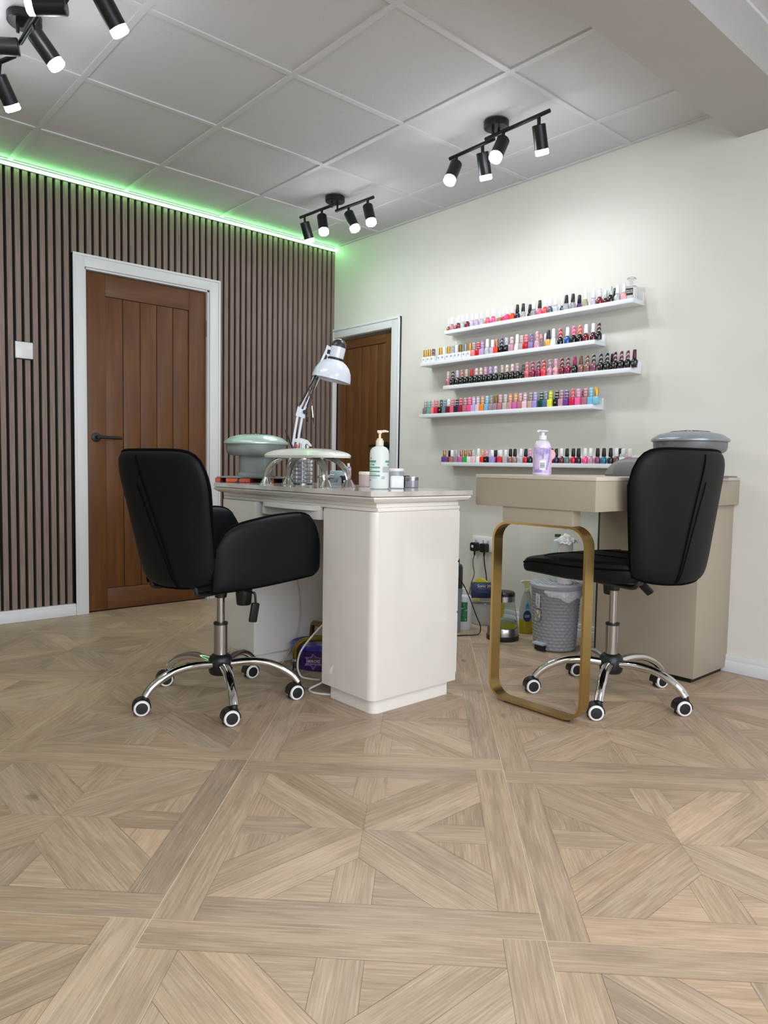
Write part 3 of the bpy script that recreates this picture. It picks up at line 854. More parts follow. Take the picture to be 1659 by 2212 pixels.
# ---------------------------------------------------------------- office chairs
LEATHER = mat('black_leatherette', '#0b0c0f', .55, bump=(400, .06), spec=.2)
PIPE = mat('black_piping', '#030304', .9, spec=.1)
CHROME = mat('chrome', '#d8d8d8', .07, 1.0)
STEEL = mat('brushed_steel_column', '#a9a6a3', .22, 1.0)
BLKP = mat('black_plastic', '#111214', .4)
RING = mat('white_wheel_ring', '#e4e2e4', .3)
def pillow(bm, F, N, T, nu=26, nv=22, p=8):
    """closed cushion: F(u,v)->centre surface point, N(u,v)->normal, T thickness"""
    ga, gb = [], []
    for i in range(nu+1):
        u = -1+2*i/nu; u = math.copysign(1-(1-abs(u))**1.35, u); ra, rb = [], []
        for j in range(nv+1):
            v = -1+2*j/nv; v = math.copysign(1-(1-abs(v))**1.35, v)
            c = Vector(F(u, v)); n = Vector(N(u, v)).normalized()
            k = math.sqrt(max(0, 1-abs(u)**p))*math.sqrt(max(0, 1-abs(v)**p))
            t = T(u, v)/2*k if callable(T) else T/2*k
            if i in (0, nu) or j in (0, nv): w_ = bm.verts.new(c); ra.append(w_); rb.append(w_)
            else: ra.append(bm.verts.new(c+n*t)); rb.append(bm.verts.new(c-n*t))
        ga.append(ra); gb.append(rb)
    for g in (ga, gb):
        for i in range(nu):
            for j in range(nv):
                try: bm.faces.new((g[i][j], g[i+1][j], g[i+1][j+1], g[i][j+1]))
                except ValueError: pass
def rim(F, n=22):
    pts = []
    for i in range(n): pts.append(F(-1+2*i/n, 1))
    for i in range(n): pts.append(F(1, 1-2*i/n))
    for i in range(n): pts.append(F(1-2*i/n, -1))
    for i in range(n): pts.append(F(-1, -1+2*i/n))
    return pts
def make_chair(label, loc, rz, lift, arms, leg0, swivel, lever, bx0, rec, shw, scx, shl):
    t = thing('office_chair', label, 'chair', loc, rz)
    # --- star base
    bm = NB(); lathe(bm, [(0, .094), (.036, .094), (.041, .100), (.044, .115), (.044, .145), (.040, .157), (.031, .166), (.0265, .168), (0, .168)], 28); obj('hub', bm, BLKP, t)
    for k in range(5):
        a = R(leg0+72*k)-rz; ca, sa = math.cos(a), math.sin(a)
        path = smooth_path([(.034, 0, .132), (.10, 0, .139), (.165, 0, .134), (.22, 0, .115), (.262, 0, .088), (.283, 0, .062)], 5)
        path = [(p.x*ca, p.x*sa, p.z) for p in path]
        bm = NB(); tube(bm, path, .0145, 14, sx=1.2, scales=[1.05]*8+[1.0]*9+[.95]*9)
        lg = obj('leg', bm, CHROME, t)
        cx, cy = .283*ca, .283*sa; sw = R(swivel[k])-rz       # sw: direction the ring face looks
        Mw = Matrix.Translation((cx, cy, 0)) @ Matrix.Rotation(sw, 4, 'Z')
        off = .012
        bm = NB()
        # wheels: axis along local x; visible ring on +x side
        for sgn in (1, -1):
            Mx = Mw @ Matrix.Translation((sgn*.006, -off, .0275)) @ Matrix.Rotation(R(90*sgn), 4, 'Y')
            lathe(bm, [(0, 0), (.0255, 0), (.0275, .003), (.0275, .014), (.025, .0185), (.0205, .0195), (.0195, .0175)], 28, 1, Mx)
            lathe(bm, [(.0195, .0175), (.019, .0185), (0, .020)], 28, 0, Mx)
        pts = [(math.cos(R(q))*.031, math.sin(R(q))*.031) for q in range(-5, 196, 15)]
        poly = [(p[0]-off, p[1]+.0275) for p in pts]
        Mh = Mw @ Matrix(((0, 0, 1, 0), (1, 0, 0, 0), (0, 1, 0, 0), (0, 0, 0, 1)))
        inner = [(p[0]*.86-off*(1), p[1]*.86+.0275) for p in [(x_, y_) for x_, y_ in pts]]
        ring = poly+inner[::-1]
        for q in range(len(poly)-1):
            prism(bm, [poly[q], poly[q+1], inner[q+1], inner[q]], -.020, .020, 0, Mh)
        bx(bm, -.0045, .0045, -off-.026, -off+.026, .006, .052, M=Mw)
        lathe(bm, [(0, .045), (.011, .045), (.012, .06), (.010, .066), (0, .066)], 14, 0, Mw)
        obj('caster', bm, [BLKP, RING], lg)
    # --- column
    bm = NB(); lathe(bm, [(.0245, .16), (.0245, .278), (0, .278)], 26); obj('column_sleeve', bm, STEEL, t)
    bm = NB(); lathe(bm, [(.0145, .277), (.026, .277), (.026, .285), (.0145, .286)], 26); obj('collar', bm, BLKP, t)
    bm = NB(); lathe(bm, [(0, .27), (.0145, .28), (.0145, .386+lift), (0, .386+lift)], 22); obj('piston', bm, STEEL, t)
    bm = NB()
    zt = .43+lift
    lathe(bm, [(0, zt-.053), (.021, zt-.053), (.024, zt-.03), (.024, zt-.01), (0, zt-.01)], 20)
    bx(bm, -.09, .10, -.055, .055, zt-.026, zt-.004, .004)
    for s in (-1, 1): tube(bm, smooth_path([(.12, s*.11, zt-.004), (-.10, s*.12, zt-.006), (-.19, s*.125, zt-.004), (-.205, s*.125, zt+.02), (-.21, s*.12, zt+.10)], 4), .009, 8)
    obj('seat_mechanism', bm, BLKP, t)
    bm = NB(); lathe(bm, [(0, zt-.082), (.024, zt-.082), (.027, zt-.078), (.032, zt-.015), (.032, zt-.006), (0, zt-.004)], 22, 0, Matrix.Translation((.062, -.055, 0))); obj('tension_knob', bm, BLKP, t)
    bm = NB(); (a1, a2, a3, a4) = lever
    tube(bm, smooth_path([(.03, -.04, zt-.015), a1, a2, a3], 5), .0045, 8)
    d = (Vector(a4)-Vector(a3)); M = align(a3, a4)
    bx(bm, -.007, .007, -.0165, .0165, 0, d.length, .005, M=M @ Matrix.Rotation(R(75)-rz, 4, 'Z'))
    lv = obj('lever', bm, BLKP, t)
    # --- seat
    def FS(u, v):
        x = scx+shl*u; hw = shw-.03*max(0, u)**3-.05*max(0, -u)**3; y = hw*v*(1-.04*abs(u)**6)
        x -= .02*abs(v)**6*max(0, u)
        return (x, y, .468+lift-.018*max(0, u)**3+.012*max(0, -u))
    bm = NB(); pillow(bm, FS, lambda u, v: (0, 0, 1), lambda u, v: .074-.022*max(0, u)**2+.016*(1-u*u)*(1-v*v), 34, 30, 34)
    seat = obj('seat', bm, LEATHER, t)
    bm = NB(); tube(bm, rim(lambda u, v: (FS(u*.985, v*.985)[0], FS(u*.985, v*.985)[1], FS(u, v)[2]+.012)), .004, 6, True)
    top = lambda u, v: Vector(FS(u, v))+Vector((0, 0, (.074-.022*max(0, u)**2+.016*(1-u*u)*(1-v*v))/2))
    for v0 in (-.45, .45):
        tube(bm, [top(-.9+1.75*i/14, v0*(1-.25*math.sin(PI*i/14))) for i in range(15)], .0026, 6)
    tube(bm, [top(.45, -.9+1.8*i/14) for i in range(15)], .0026, 6)
    obj('seat_piping', bm, PIPE, seat)
    # --- back shell
    zb, ztp = .452+lift, .905+lift
    TH = R(80)
    def FB(u, v):
        v1 = (v+1)/2; W_ = .172+.066*v1**.9; t_ = TH*u
        zt_ = ztp-.125*abs(u)**6; zb_ = zb+.022*abs(u)**3-.008*(1-abs(u))
        y = W_*math.sin(t_)/math.sin(TH)
        x = bx0-.075*(math.cos(t_)-math.cos(TH))/(1-math.cos(TH))-rec*v1
        return (x, y, zb_+(zt_-zb_)*v1)
    def NBk(u, v):
        e = 1e-3; p = Vector(FB(u, v)); a = Vector(FB(min(u+e, 1), v))-Vector(FB(max(u-e, -1), v)); b_ = Vector(FB(u, min(v+e, 1)))-Vector(FB(u, max(v-e, -1)))
        return a.cross(b_)
    bm = NB(); pillow(bm, FB, NBk, .046, 40, 26, 9)
    back = obj('backrest', bm, LEATHER, t)
    bm = NB(); tube(bm, rim(FB), .0052, 7, True)
    def rear(u, v):
        n = Vector(NBk(u, v)).normalized()
        if n.x > 0: n = -n
        return Vector(FB(u, v))+n*(.023*math.sqrt(1-abs(u)**9)*math.sqrt(max(0, 1-abs(v)**9))+.0005)
    sg_ = 1 if arms else -1
    b0 = -.32 if arms else -.20
    tube(bm, [rear(sg_*(b0+(.10-b0)*i/20), -.97+1.9*i/20) for i in range(21)], .0034, 6)
    tube(bm, [rear(sg_*(b0+.035+(.10-b0)*i/20), -.97+1.5*i/20) for i in range(21)], .0022, 6)
    obj('back_piping', bm, PIPE, back)
    # --- arms
    if arms:
        for s in (-1, 1):
            def FA(u, v, s=s):
                v1 = (v+1)/2
                zb_ = .446+.010*u; zt_ = .688+.012*u-.030*max(0, -u)**1.5-.075*max(0, -u)**9-.095*max(0, u)**5
                x = .050+.233*u+(.010*(1-v1)*u if u > 0 else 0)
                rz_ = 1
                # round the corners in plan of the side panel
                if u > .8: x -= .03*abs(v)**6*(u-.8)/.2
                y = s*(.212+.012*(1-u*u)+.01*v1-.030*max(0, -u)**2)
                return (x, y, zb_+(zt_-zb_)*v1)
            bm = NB(); pillow(bm, FA, lambda u, v, s=s: (0, s, 0), .052, 26, 20, 6)
            ar = obj('armrest', bm, LEATHER, t)
            bm = NB(); tube(bm, rim(FA), .0045, 7, True); obj('arm_piping', bm, PIPE, ar)
    return t
make_chair('black leatherette swivel armchair with padded arms, pulled up to the white desk', (-1.882, -1.792, 0), R(10), 0.0, True, -110,
           [-105, -100, -95, -100, -110], ((.055, -.10, .400), (.064, -.112, .395), (.066, -.115, .362), (.054, -.112, .292)), -.158, .078, .180, .012, .238)
make_chair('black armless swivel chair with quilted seat, tucked under the taupe table', (-.718, -2.692, 0), R(80), .033, False, -157,
           [-135, -128, -112, -118, -125], ((.03, -.10, .44), (.015, -.135, .44), (.01, -.145, .437), (-.025, -.185, .385)), -.216, .03, .24, .040, .262)

# ---------------------------------------------------------------- nail lamps (saucer on a stand)
def saucer_lamp(label, loc, rz, topc, bowlc, scale=1.0):
    t = thing('nail_dryer_lamp', label, 'nail lamp', loc, rz)
    TOP = mat('lamp_top_'+topc[0], topc[1], .28, .35); BOWL = mat('lamp_bowl_'+bowlc[0], bowlc[1], .4, 0, vary=(bowlc[2], 14, .5, .62))
    r = .147*scale
    bm = NB(); bx(bm, -.165, .165, -.08, .13, .0, .006, .002); lathe(bm, [(0, .006), (.1, .006), (.09, .010), (0, .010)], 30); obj('base_plate', bm, BOWL, t)
    bm = NB(); prism(bm, rrect(-.080, .080, -.06, .06, .03), .0102, .026); prism(bm, rrect(-.074, .074, -.055, .055, .03), .0262, .118); obj('column', bm, BOWL, t)
    bm = NB(); lathe(bm, [(0, .100), (r*.70, .101), (r*.84, .106), (r*.91, .116), (r*.938, .130), (r*.94, .153), (0, .153)], 44); obj('bowl', bm, BOWL, t)
    bm = NB(); lathe(bm, [(0, .1535), (r*.97, .1535), (r, .157), (r, .163), (r*.98, .168), (r*.80, .187), (r*.55, .197), (r*.28, .203), (0, .204)], 44); lid = obj('lid', bm, TOP, t)
    bm = NB()
    for k in range(28):
        a = 2*PI*k/28
        M = Matrix.Rotation(a, 4, 'Z')
        v = [M @ Vector(p) for p in ((r*.16, -.0012, .2042), (r*.16, .0012, .2042), (r*.50, .0024, .1992), (r*.50, -.0024, .1992))]
        v2 = [p+Vector((0, 0, .0012)) for p in v]
        a_ = [bm.verts.new(p) for p in v]; b_ = [bm.verts.new(p) for p in v2]
        bm.faces.new(b_); [bm.faces.new((a_[i], a_[(i+1) % 4], b_[(i+1) % 4], b_[i])) for i in range(4)]
    obj('vent_slots', bm, mat('vent_dark', '#2d3132', .6), lid)
    return t
saucer_lamp('pale green grey saucer shaped nail lamp on its stand, left end of the white desk', (-1.397, -1.240, .7992), R(-41.6), ('sage', '#b5c8c2'), ('sage', '#7f8683', '#757b77'))
saucer_lamp('dark grey scratched saucer shaped nail lamp behind the armless chair', (-.232, -2.730, .842), R(-41.6), ('grey', '#8d929b'), ('grey', '#6a6a6b', '#5d5d5e'), 1.04).scale = (1, 1, .93)
t = thing('storage_tray', 'low orange and black open tray underneath the sage nail lamp', 'tray', (-1.40, -1.235, .7793), R(-41.6))
bm = NB(); bx(bm, -.165, .165, -.085, .11, 0, .002); bx(bm, -.165, .165, -.085, .11, .0185, .0195); bx(bm, -.163, .163, .10, .11, .002, .0185)
ORG = mat('burnt_orange_lacquer', '#c8502f', .4, vary=('#2b2523', 38, .56, .6))
obj('tray_body', bm, BLACK, t)
bm = NB()
for a, b_ in ((-.165, -.142), (-.116, -.104), (-.020, -.006), (.075, .1), (.14, .165)): bx(bm, a, b_, -.0852, .099, .0021, .0184)
bx(bm, -.104, -.02, -.084, -.075, .0021, .0184)
obj('divider', bm, ORG, t)

# ---------------------------------------------------------------- hand rest
t = thing('hand_rest', 'white padded arm rest on four chrome suction legs, on the white desk', 'hand rest', (-1.470, -1.738, .7792), R(90))
bm = NB()
def FH(u, v): return (.262*u, .085*v*(1-.12*abs(u)**4), .125+.004*(1-u*u))
pillow(bm, FH, lambda u, v: (0, 0, 1), .001, 8, 6)
bm.free(); bm = NB()
nu, nv = 30, 14; g = []; g2 = []
for i in range(nu+1):
    u = -1+2*i/nu; u = math.copysign(1-(1-abs(u))**1.5, u); r1, r2 = [], []
    for j in range(nv+1):
        v = -1+2*j/nv; hwx = .232; hwy = .085*(1-.55*abs(u)**9)
        zz_ = .118+.030*(1-abs(u)**2.6)**.6*(1-abs(v)**3)**.5+.004
        r1.append(bm.verts.new((hwx*u, hwy*v, zz_))); r2.append(bm.verts.new((hwx*u*.985, hwy*v*.97, .112+.002*abs(u))))
    g.append(r1); g2.append(r2)
for i in range(nu):
    for j in range(nv):
        bm.faces.new((g[i][j], g[i+1][j], g[i+1][j+1], g[i][j+1])); bm.faces.new((g2[i][j], g2[i][j+1], g2[i+1][j+1], g2[i+1][j]))
for i in range(nu):
    bm.faces.new((g[i][0], g2[i][0], g2[i+1][0], g[i+1][0])); bm.faces.new((g[i][nv], g[i+1][nv], g2[i+1][nv], g2[i][nv]))
for j in range(nv):
    bm.faces.new((g[0][j], g[0][j+1], g2[0][j+1], g2[0][j])); bm.faces.new((g[nu][j], g2[nu][j], g2[nu][j+1], g[nu][j+1]))
obj('pad', bm, mat('white_vinyl', '#d9dad2', .18, 0, coat=.4), t)
SMOKE = mat('smoky_chrome', '#b9b7b3', .16, 1.0)
for sx in (-1, 1):
    for sy in (-1, 1):
        fx, fy = .208*sx, .055*sy
        bm = NB(); lathe(bm, [(0, 0), (.027, 0), (.028, .003), (.0145, .026), (.012, .030), (0, .030)], 22, 0, Matrix.Translation((fx, fy, 0)))
        lg = None
        b2 = NB(); pth = smooth_path([(fx, fy, .020), (fx-.004*sx, fy, .045), (fx-.022*sx, fy*.9, .075), (fx-.055*sx, fy*.75, .100), (fx-.10*sx, fy*.6, .112)], 5)
        sweep(b2, pth, [(.0065*math.cos(2*PI*q/14), .0185*math.sin(2*PI*q/14)) for q in range(14)], False, Vector((0, 1, 0)), 0, [.42+.62*math.sin(PI*min(1, (i+1)/len(pth)*.62)) for i in range(len(pth))])
        lg = obj('leg', b2, SMOKE, t); obj('suction_cup', bm, CHROME, lg)

# ---------------------------------------------------------------- desk lamp
t = thing('desk_lamp', 'white articulated desk lamp with bowl shade and black cap', 'desk lamp', (-1.352, -1.442, .779))
O_ = Vector((-1.352, -1.442, .779)); P_ = lambda x, y, z: Vector((x, y, z))-O_
LW = mat('lamp_white_blue', '#d3d9e4', .2, 0, coat=.5)
A0, A1, A2 = P_(-1.350, -1.443, .80), P_(-1.308, -1.467, 1.098), P_(-1.207, -1.532, 1.368)
sd = Vector((.747, -.664, 0)); fwd_ = Vector((.664, .747, 0))
bm = NB(); lathe(bm, [(0, 0), (.02, 0), (.02, .012), (.009, .016), (.009, .03), (0, .03)], 18); bx(bm, -.02, .02, -.02, .02, 0, .004, .001); obj('clamp', bm, LW, t)
for nm_, p, q in (('lower_arm', A0, A1), ('upper_arm', A1, A2)):
    bm = NB(); dd = (q-p).normalized(); pr = sd-dd*sd.dot(dd); pr.normalize()
    for s in (-1, 1):
        sweep(bm, [p+pr*.0095*s, q+pr*.0105*s], [(-.0048, -.0048), (.0048, -.0048), (.0048, .0048), (-.0048, .0048)], False, fwd_)
    am = obj(nm_, bm, LW, t)
    bm = NB()
    if nm_ == 'upper_arm':
        for s, a, b_ in ((-1, .10, .62), (1, .12, .58)):
            q0, q1 = p+(q-p)*a+pr*.016*s-fwd_*.006, p+(q-p)*b_+pr*.006*s-fwd_*.008
            tube(bm, [q0, q1], .0042, 8)
            for e in (q0, q1): rod(bm, e-fwd_*.008, e+fwd_*.02, .0035, 8)
    else:
        q0, q1 = p+(q-p)*.08, p+(q-p)*.4; tube(bm, [q0, q1], .003, 8)
    obj('spring', bm, BLACK, am)
bm = NB(); prism(bm, [(-.022, -.016), (.018, -.028), (.022, .004), (-.012, .026)], -.008, -.005, 0, Matrix.Translation(A1) @ Matrix(((sd.x, 0, fwd_.x, 0), (sd.y, 0, fwd_.y, 0), (0, 1, 0, 0), (0, 0, 0, 1))))
prism(bm, [(-.022, -.016), (.018, -.028), (.022, .004), (-.012, .026)], .005, .008, 0, Matrix.Translation(A1) @ Matrix(((sd.x, 0, fwd_.x, 0), (sd.y, 0, fwd_.y, 0), (0, 1, 0, 0), (0, 0, 0, 1))))
el = obj('elbow_plate', bm, LW, t)
bm = NB(); rod(bm, A1+sd*.02-fwd_*.02, A1+sd*.02+fwd_*.012, .009, 12); rod(bm, A1+sd*.026+Vector((0, 0, -.03)), A1+sd*.034+Vector((0, 0, -.03)), .012, 10); obj('elbow_knob', bm, BLACK, el)
bm = NB(); Ms = Matrix.Translation(A2) @ Matrix(((sd.x, 0, fwd_.x, 0), (sd.y, 0, fwd_.y, 0), (0, 1, 0, 0), (0, 0, 0, 1)))
for z_ in (-.009, .006): prism(bm, [(-.016, -.002), (-.006, .030), (.022, .014), (.014, -.020), (-.002, -.022)], z_, z_+.003, 0, Ms)
obj('head_plate', bm, LW, t)
HC = P_(-1.166, -1.565, 1.425); AX = (Vector((-.747*.20+.0, .664*.20, 1.0))-fwd_*.05).normalized()   # lamp axis, pointing up
AX = (sd*(-.0)+Vector((0, 0, 1))*1.0+sd*.22*-1*-1).normalized()
HB = HC-AX*.185
M = align(HB, HC)
bm = NB(); n_ = 40
outer = [(.088, 0), (.0865, .016), (.081, .040), (.070, .062), (.054, .078), (.040, .086), (.038, .088)]
lathe(bm, outer+[(.036, .086), (.052, .076), (.068, .060), (.079, .039), (.0845, .016), (.0865, .0005)], n_, 0, M); sh = obj('lamp_shade', bm, LW, t)
bm = NB(); lathe(bm, [(.036, .0885), (.037, .089), (.037, .098), (.034, .0985), (0, .0985)], 32, 0, M); obj('black_ring', bm, BLACK, sh)
bm = NB(); lathe(bm, [(.031, .0986), (.0325, .10), (.0335, .148), (0, .148)], 32, 0, M); obj('socket_housing', bm, LW, sh)
bm = NB(); lathe(bm, [(0, .148), (.0335, .1482), (.0335, .156), (.030, .169), (.020, .181), (.008, .1855), (0, .186)], 32, 0, M); obj('black_cap', bm, mat('rubber_black', '#26282b', .35), sh)
bm = NB(); bx(bm, -.044, -.020, -.012, .012, .108, .128, .002, M=M @ Matrix.Rotation(R(-41), 4, 'Z')); obj('switch_block', bm, BLACK, sh)
bm = NB(); lathe(bm, [(0, .03), (.022, .034), (.030, .052), (.022, .074), (.012, .085), (0, .086)], 22, 0, M); obj('bulb', bm, mat('bulb_white', '#dcdcdc', .3), sh)

# ---------------------------------------------------------------- things on the white desk
ZD = .7793
t = thing('gel_dispenser', 'translucent pump bottle of gel with green bands and cream pump, white desk corner', 'pump bottle', (-1.405, -2.115, ZD), R(-131.6))
FROST = mat('frosted_gel_bottle', '#e4ebe8', .3, 0, trans=.1, ior=1.3)
CREAM = mat('cream_plastic', '#e6d9c6', .3)
bm = NB(); lathe(bm, [(0, 0), (.031, 0), (.035, .003), (.036, .008), (.036, .130), (.034, .143), (.027, .153), (.016, .158), (.013, .160), (0, .160)], 36); obj('bottle', bm, FROST, t)
bm = NB(); lathe(bm, [(0, .1602), (.0135, .1602), (.0145, .161), (.0145, .180), (.011, .181), (.011, .187), (.0045, .188), (.0045, .204), (.0075, .206), (.0075, .214), (0, .215)], 24)
tube(bm, [(0, 0, .212), (0, .02, .2145), (0, .032, .2125)], .0045, 10, scales=[1.1, 1, .6]); bx(bm, -.006, .006, -.010, .006, .208, .217, .002); obj('pump', bm, CREAM, t)
GREEN = mat('label_green', '#5f9d84', .4); INK = mat('label_ink', '#4d5a5a', .5)
def patch(bm, r, a0, a1, z0, z1, n=8, mi=0):
    """curved label patch on a vertical cylinder, angles in degrees"""
    lo, hi = [], []
    for i in range(n+1):
        a = R(a0+(a1-a0)*i/n); lo.append(bm.verts.new((r*math.cos(a), r*math.sin(a), z0))); hi.append(bm.verts.new((r*math.cos(a), r*math.sin(a), z1)))
    for i in range(n):
        f = bm.faces.new((lo[i], lo[i+1], hi[i+1], hi[i])); f.material_index = mi
# local +x faces the camera after rotation
bm = NB()
for z0, z1, a0, a1 in ((.098, .106, -95, -20), (.098, .106, 38, 90), (.077, .0825, -95, 4), (.0625, .0675, -95, 4), (.047, .0525, -95, 4)): patch(bm, .0363, a0, a1, z0, z1)
obj('green_band', bm, GREEN, t)
bm = NB()
rnd = random.Random(5)
for k in range(9): patch(bm, .0363, 20, 20+rnd.uniform(35, 60), .0815-k*.0024, .0824-k*.0024, 5)
for k in range(5): patch(bm, .0363, 14, 14+rnd.uniform(18, 26), .046-k*.0022, .0468-k*.0022, 4)
for z_, a1 in ((.0725, -50), (.0705, -55), (.056, -20), (.041, -12)): patch(bm, .0363, -88, a1, z_, z_+.0012, 5)
patch(bm, .0363, -85, -55, .032, .0345); patch(bm, .0363, -62, -55, .110, .117)
obj('small_print', bm, INK, t)
text_obj('t Gel', .011, INK, t, (.0362*math.cos(R(-48)), .0362*math.sin(R(-48)), .0905), (R(90), 0, R(42)), curve_r=.036)
text_obj('Ha', .011, INK, t, (.0362*math.cos(R(62)), .0362*math.sin(R(62)), .0905), (R(90), 0, R(152)), curve_r=.036)
def jar(name, label, x, y, r, h, lidh, bm_mat, lid_mat, cat='jar'):
    t = thing(name, label, cat, (x, y, ZD))
    bm = NB(); lathe(bm, [(0, 0), (r-.002, 0), (r, .002), (r, h-lidh-.001), (0, h-lidh-.001)], 28); obj('jar_body', bm, bm_mat, t)
    bm = NB(); lathe(bm, [(0, h-lidh), (r+.0005, h-lidh), (r+.0005, h-.002), (r-.002, h), (0, h)], 28); obj('lid', bm, lid_mat, t)
    return t
jar('powder_jar', 'pale pink powder jar with white lid just left of the gel dispenser', -1.268, -1.878, .030, .061, .012, mat('pale_pink_jar', '#c9b5b6', .25), mat('white_lid', '#ece6e2', .3))
jar('powder_jar', 'tall clear jar with white lid just right of the gel dispenser', -1.172, -1.955, .031, .076, .011, mat('clear_plastic_jar', '#cdd0da', .2, 0, trans=.5), mat('white_lid', '#ece6e2', .3))
jar('cream_jar', 'small grey glass pot with silver lid at the right end of the white desk', -1.150, -2.025, .027, .044, .015, mat('grey_glass_jar', '#8e8c93', .15, 0, coat=.5), mat('silver_lid', '#a9a9a8', .3, .9))
t = thing('tissue_pack', 'white rounded packet standing between gel dispenser and clear jar', 'packet', (-1.30, -2.100, ZD), R(48)); bm = NB(); bx(bm, -.008, .008, -.026, .026, 0, .048, .006, 3); obj('packet', bm, mat('white_packet', '#dcdee2', .5), t)
bm = NB(); bx(bm, -.0085, -.008, -.02, .02, .004, .040); obj('flap', bm, mat('white_flap', '#e8eaee', .4), t)
t = thing('black_pot', 'short black pot behind the silver lidded grey jar', 'pot', (-1.115, -1.945, ZD)); bm = NB(); lathe(bm, [(0, 0), (.019, 0), (.020, .003), (.020, .032), (0, .032)], 20); obj('pot_body', bm, BLACK, t)
bm = NB(); lathe(bm, [(0, .0325), (.021, .0325), (.021, .046), (.018, .048), (0, .048)], 20); obj('lid', bm, BLACK, t)
t = thing('black_pot', 'rounded black pot just left of the pale pink powder jar', 'pot', (-1.215, -1.80, ZD)); bm = NB(); lathe(bm, [(0, 0), (.018, 0), (.021, .006), (.021, .028), (.015, .045), (.006, .050), (0, .0505)], 20); obj('pot_body', bm, mat('charcoal_plastic', '#23252a', .4), t)
# crystal pot with tools
CRY = mat('cut_crystal', '#eef0f2', .05, 0, trans=.75, ior=1.5)
cx, cy = -1.342, -1.532
t = thing('crystal_tool_pot', 'round pot of stacked square crystals holding brushes and files', 'tool pot', (cx, cy, ZD))
bm = NB(); lathe(bm, [(0, 0), (.047, 0), (.047, .004), (.040, .006), (.040, .104), (.037, .104), (.037, .008), (0, .008)], 26); obj('pot_shell', bm, mat('mirror_tin', '#8d8f92', .2, 1.0), t)
bm = NB()
for k in range(6):
    for i in range(13):
        a = 2*PI*i/13; M = Matrix.Rotation(a, 4, 'Z') @ Matrix.Translation((.0425, 0, .0145+k*.0172))
        pts = [(-.002, -.0092, -.0078), (-.002, .0092, -.0078), (-.002, .0092, .0078), (-.002, -.0092, .0078)]
        base = [bm.verts.new(M @ Vector(p)) for p in pts]; topv = [bm.verts.new(M @ Vector((.0045, p[1]*.5, p[2]*.5))) for p in pts]
        bm.faces.new(base[::-1]); bm.faces.new(topv)
        for j in range(4): bm.faces.new((base[j], base[(j+1) % 4], topv[(j+1) % 4], topv[j]))
me_o = obj('crystal_beads', bm, CRY, t, smooth=0); me_o['kind'] = 'stuff'
for k in (.006, .1045):
    bm = NB(); tube(bm, [(.0475*math.cos(2*PI*i/26), .0475*math.sin(2*PI*i/26), k) for i in range(26)], .0015, 6, True); obj('rim_ring', bm, CHROME, t)
def stick(name, label, cat, p0, p1, r, m, tipm=None, tip=None, r1=None):
    p0 = Vector(p0); p1 = Vector(p1); t = thing(name, label, cat, p0)
    bm = NB(); rod(bm, (0, 0, 0), p1-p0, r, 12, r1=r1); obj('handle', bm, m, t)
    if tipm:
        d = (p1-p0).normalized(); M = align(p1-p0, p1-p0+d); bm = NB(); lathe(bm, tip, 12, 0, M); obj('tip', bm, tipm, t)
    return t
S0 = Vector((cx, cy, ZD+.012))
stick('nail_brush', 'long black pen brush leaning left out of the crystal pot', 'brush', S0+Vector((.012, -.010, 0)), (cx-.050+.0, cy+.052, ZD+.226), .0045, BLACK, BLACK, [(.0045, 0), (.0047, .004), (.003, .01), (0, .011)])
stick('nail_brush', 'coral tipped silicone tool in the crystal pot', 'brush', S0+Vector((-.012, .0, 0)), (cx-.024, cy+.012, ZD+.150), .0035, mat('clear_handle', '#c8b9ae', .2, 0, trans=.4), mat('coral_tip', '#b04a36', .4), [(0, 0), (.003, .001), (.0075, .014), (.0072, .022), (0, .03)])
stick('orange_stick', 'beige wooden block file standing in the crystal pot', 'file', S0+Vector((-.010, -.010, 0)), (cx-.010, cy-.004, ZD+.148), .0065, mat('beige_wood', '#c9b78c', .6))
stick('nail_file', 'thin silver tweezer tips rising above the crystal pot', 'tweezers', S0+Vector((.004, .012, 0)), (cx-.008, cy+.0, ZD+.178), .0022, CHROME, CHROME, [(.0022, 0), (.0004, .02), (0, .021)])
stick('nail_brush', 'pink tipped tool at the right of the crystal pot', 'brush', S0+Vector((.010, .004, 0)), (cx+.014, cy-.018, ZD+.130), .003, CHROME, mat('pink_tip', '#cf3f4b', .4), [(0, 0), (.003, .001), (.0078, .012), (.0072, .020), (0, .028)])
stick('nail_brush', 'navy capped thin brush beside the lamp arm in the crystal pot', 'brush', S0+Vector((-.02, .01, 0)), (cx-.026, cy+.012, ZD+.125), .0042, mat('navy_cap', '#141a36', .4))
t = thing('glass_dropper', 'small clear stopper bottle with white collar right of the crystal pot tools', 'dropper bottle', (-1.275, -1.575, ZD))
bm = NB(); lathe(bm, [(0, 0), (.014, 0), (.014, .10), (.008, .108), (0, .108)], 16); obj('bottle', bm, SGLASS, t)
bm = NB(); lathe(bm, [(0, .1085), (.0095, .1085), (.0095, .120), (0, .120)], 16); obj('collar', bm, mat('white_plastic', '#dfe0e2', .25), t)
bm = NB(); bx(bm, -.0035, .0035, -.009, .009, .1205, .158, .002, M=Matrix.Rotation(R(8), 4, 'X')); obj('stopper', bm, mat('smoked_clear', '#6f6c68', .1, 0, trans=.5), t)
t = thing('paint_brush', 'thin red brown brush with silver ferrule hanging from the desk lamp arm', 'brush', (-1.267, -1.503, 1.045))
bm = NB(); rod(bm, (-.016, .010, .165), (-.005, .003, .082), .0022, 10, r1=.0036); obj('handle', bm, mat('red_brown_handle', '#5c2a26', .35), t)
bm = NB(); rod(bm, (-.005, .003, .0818), (.0, .0, .030), .0038, 12, r1=.0040); obj('ferrule', bm, CHROME, t)
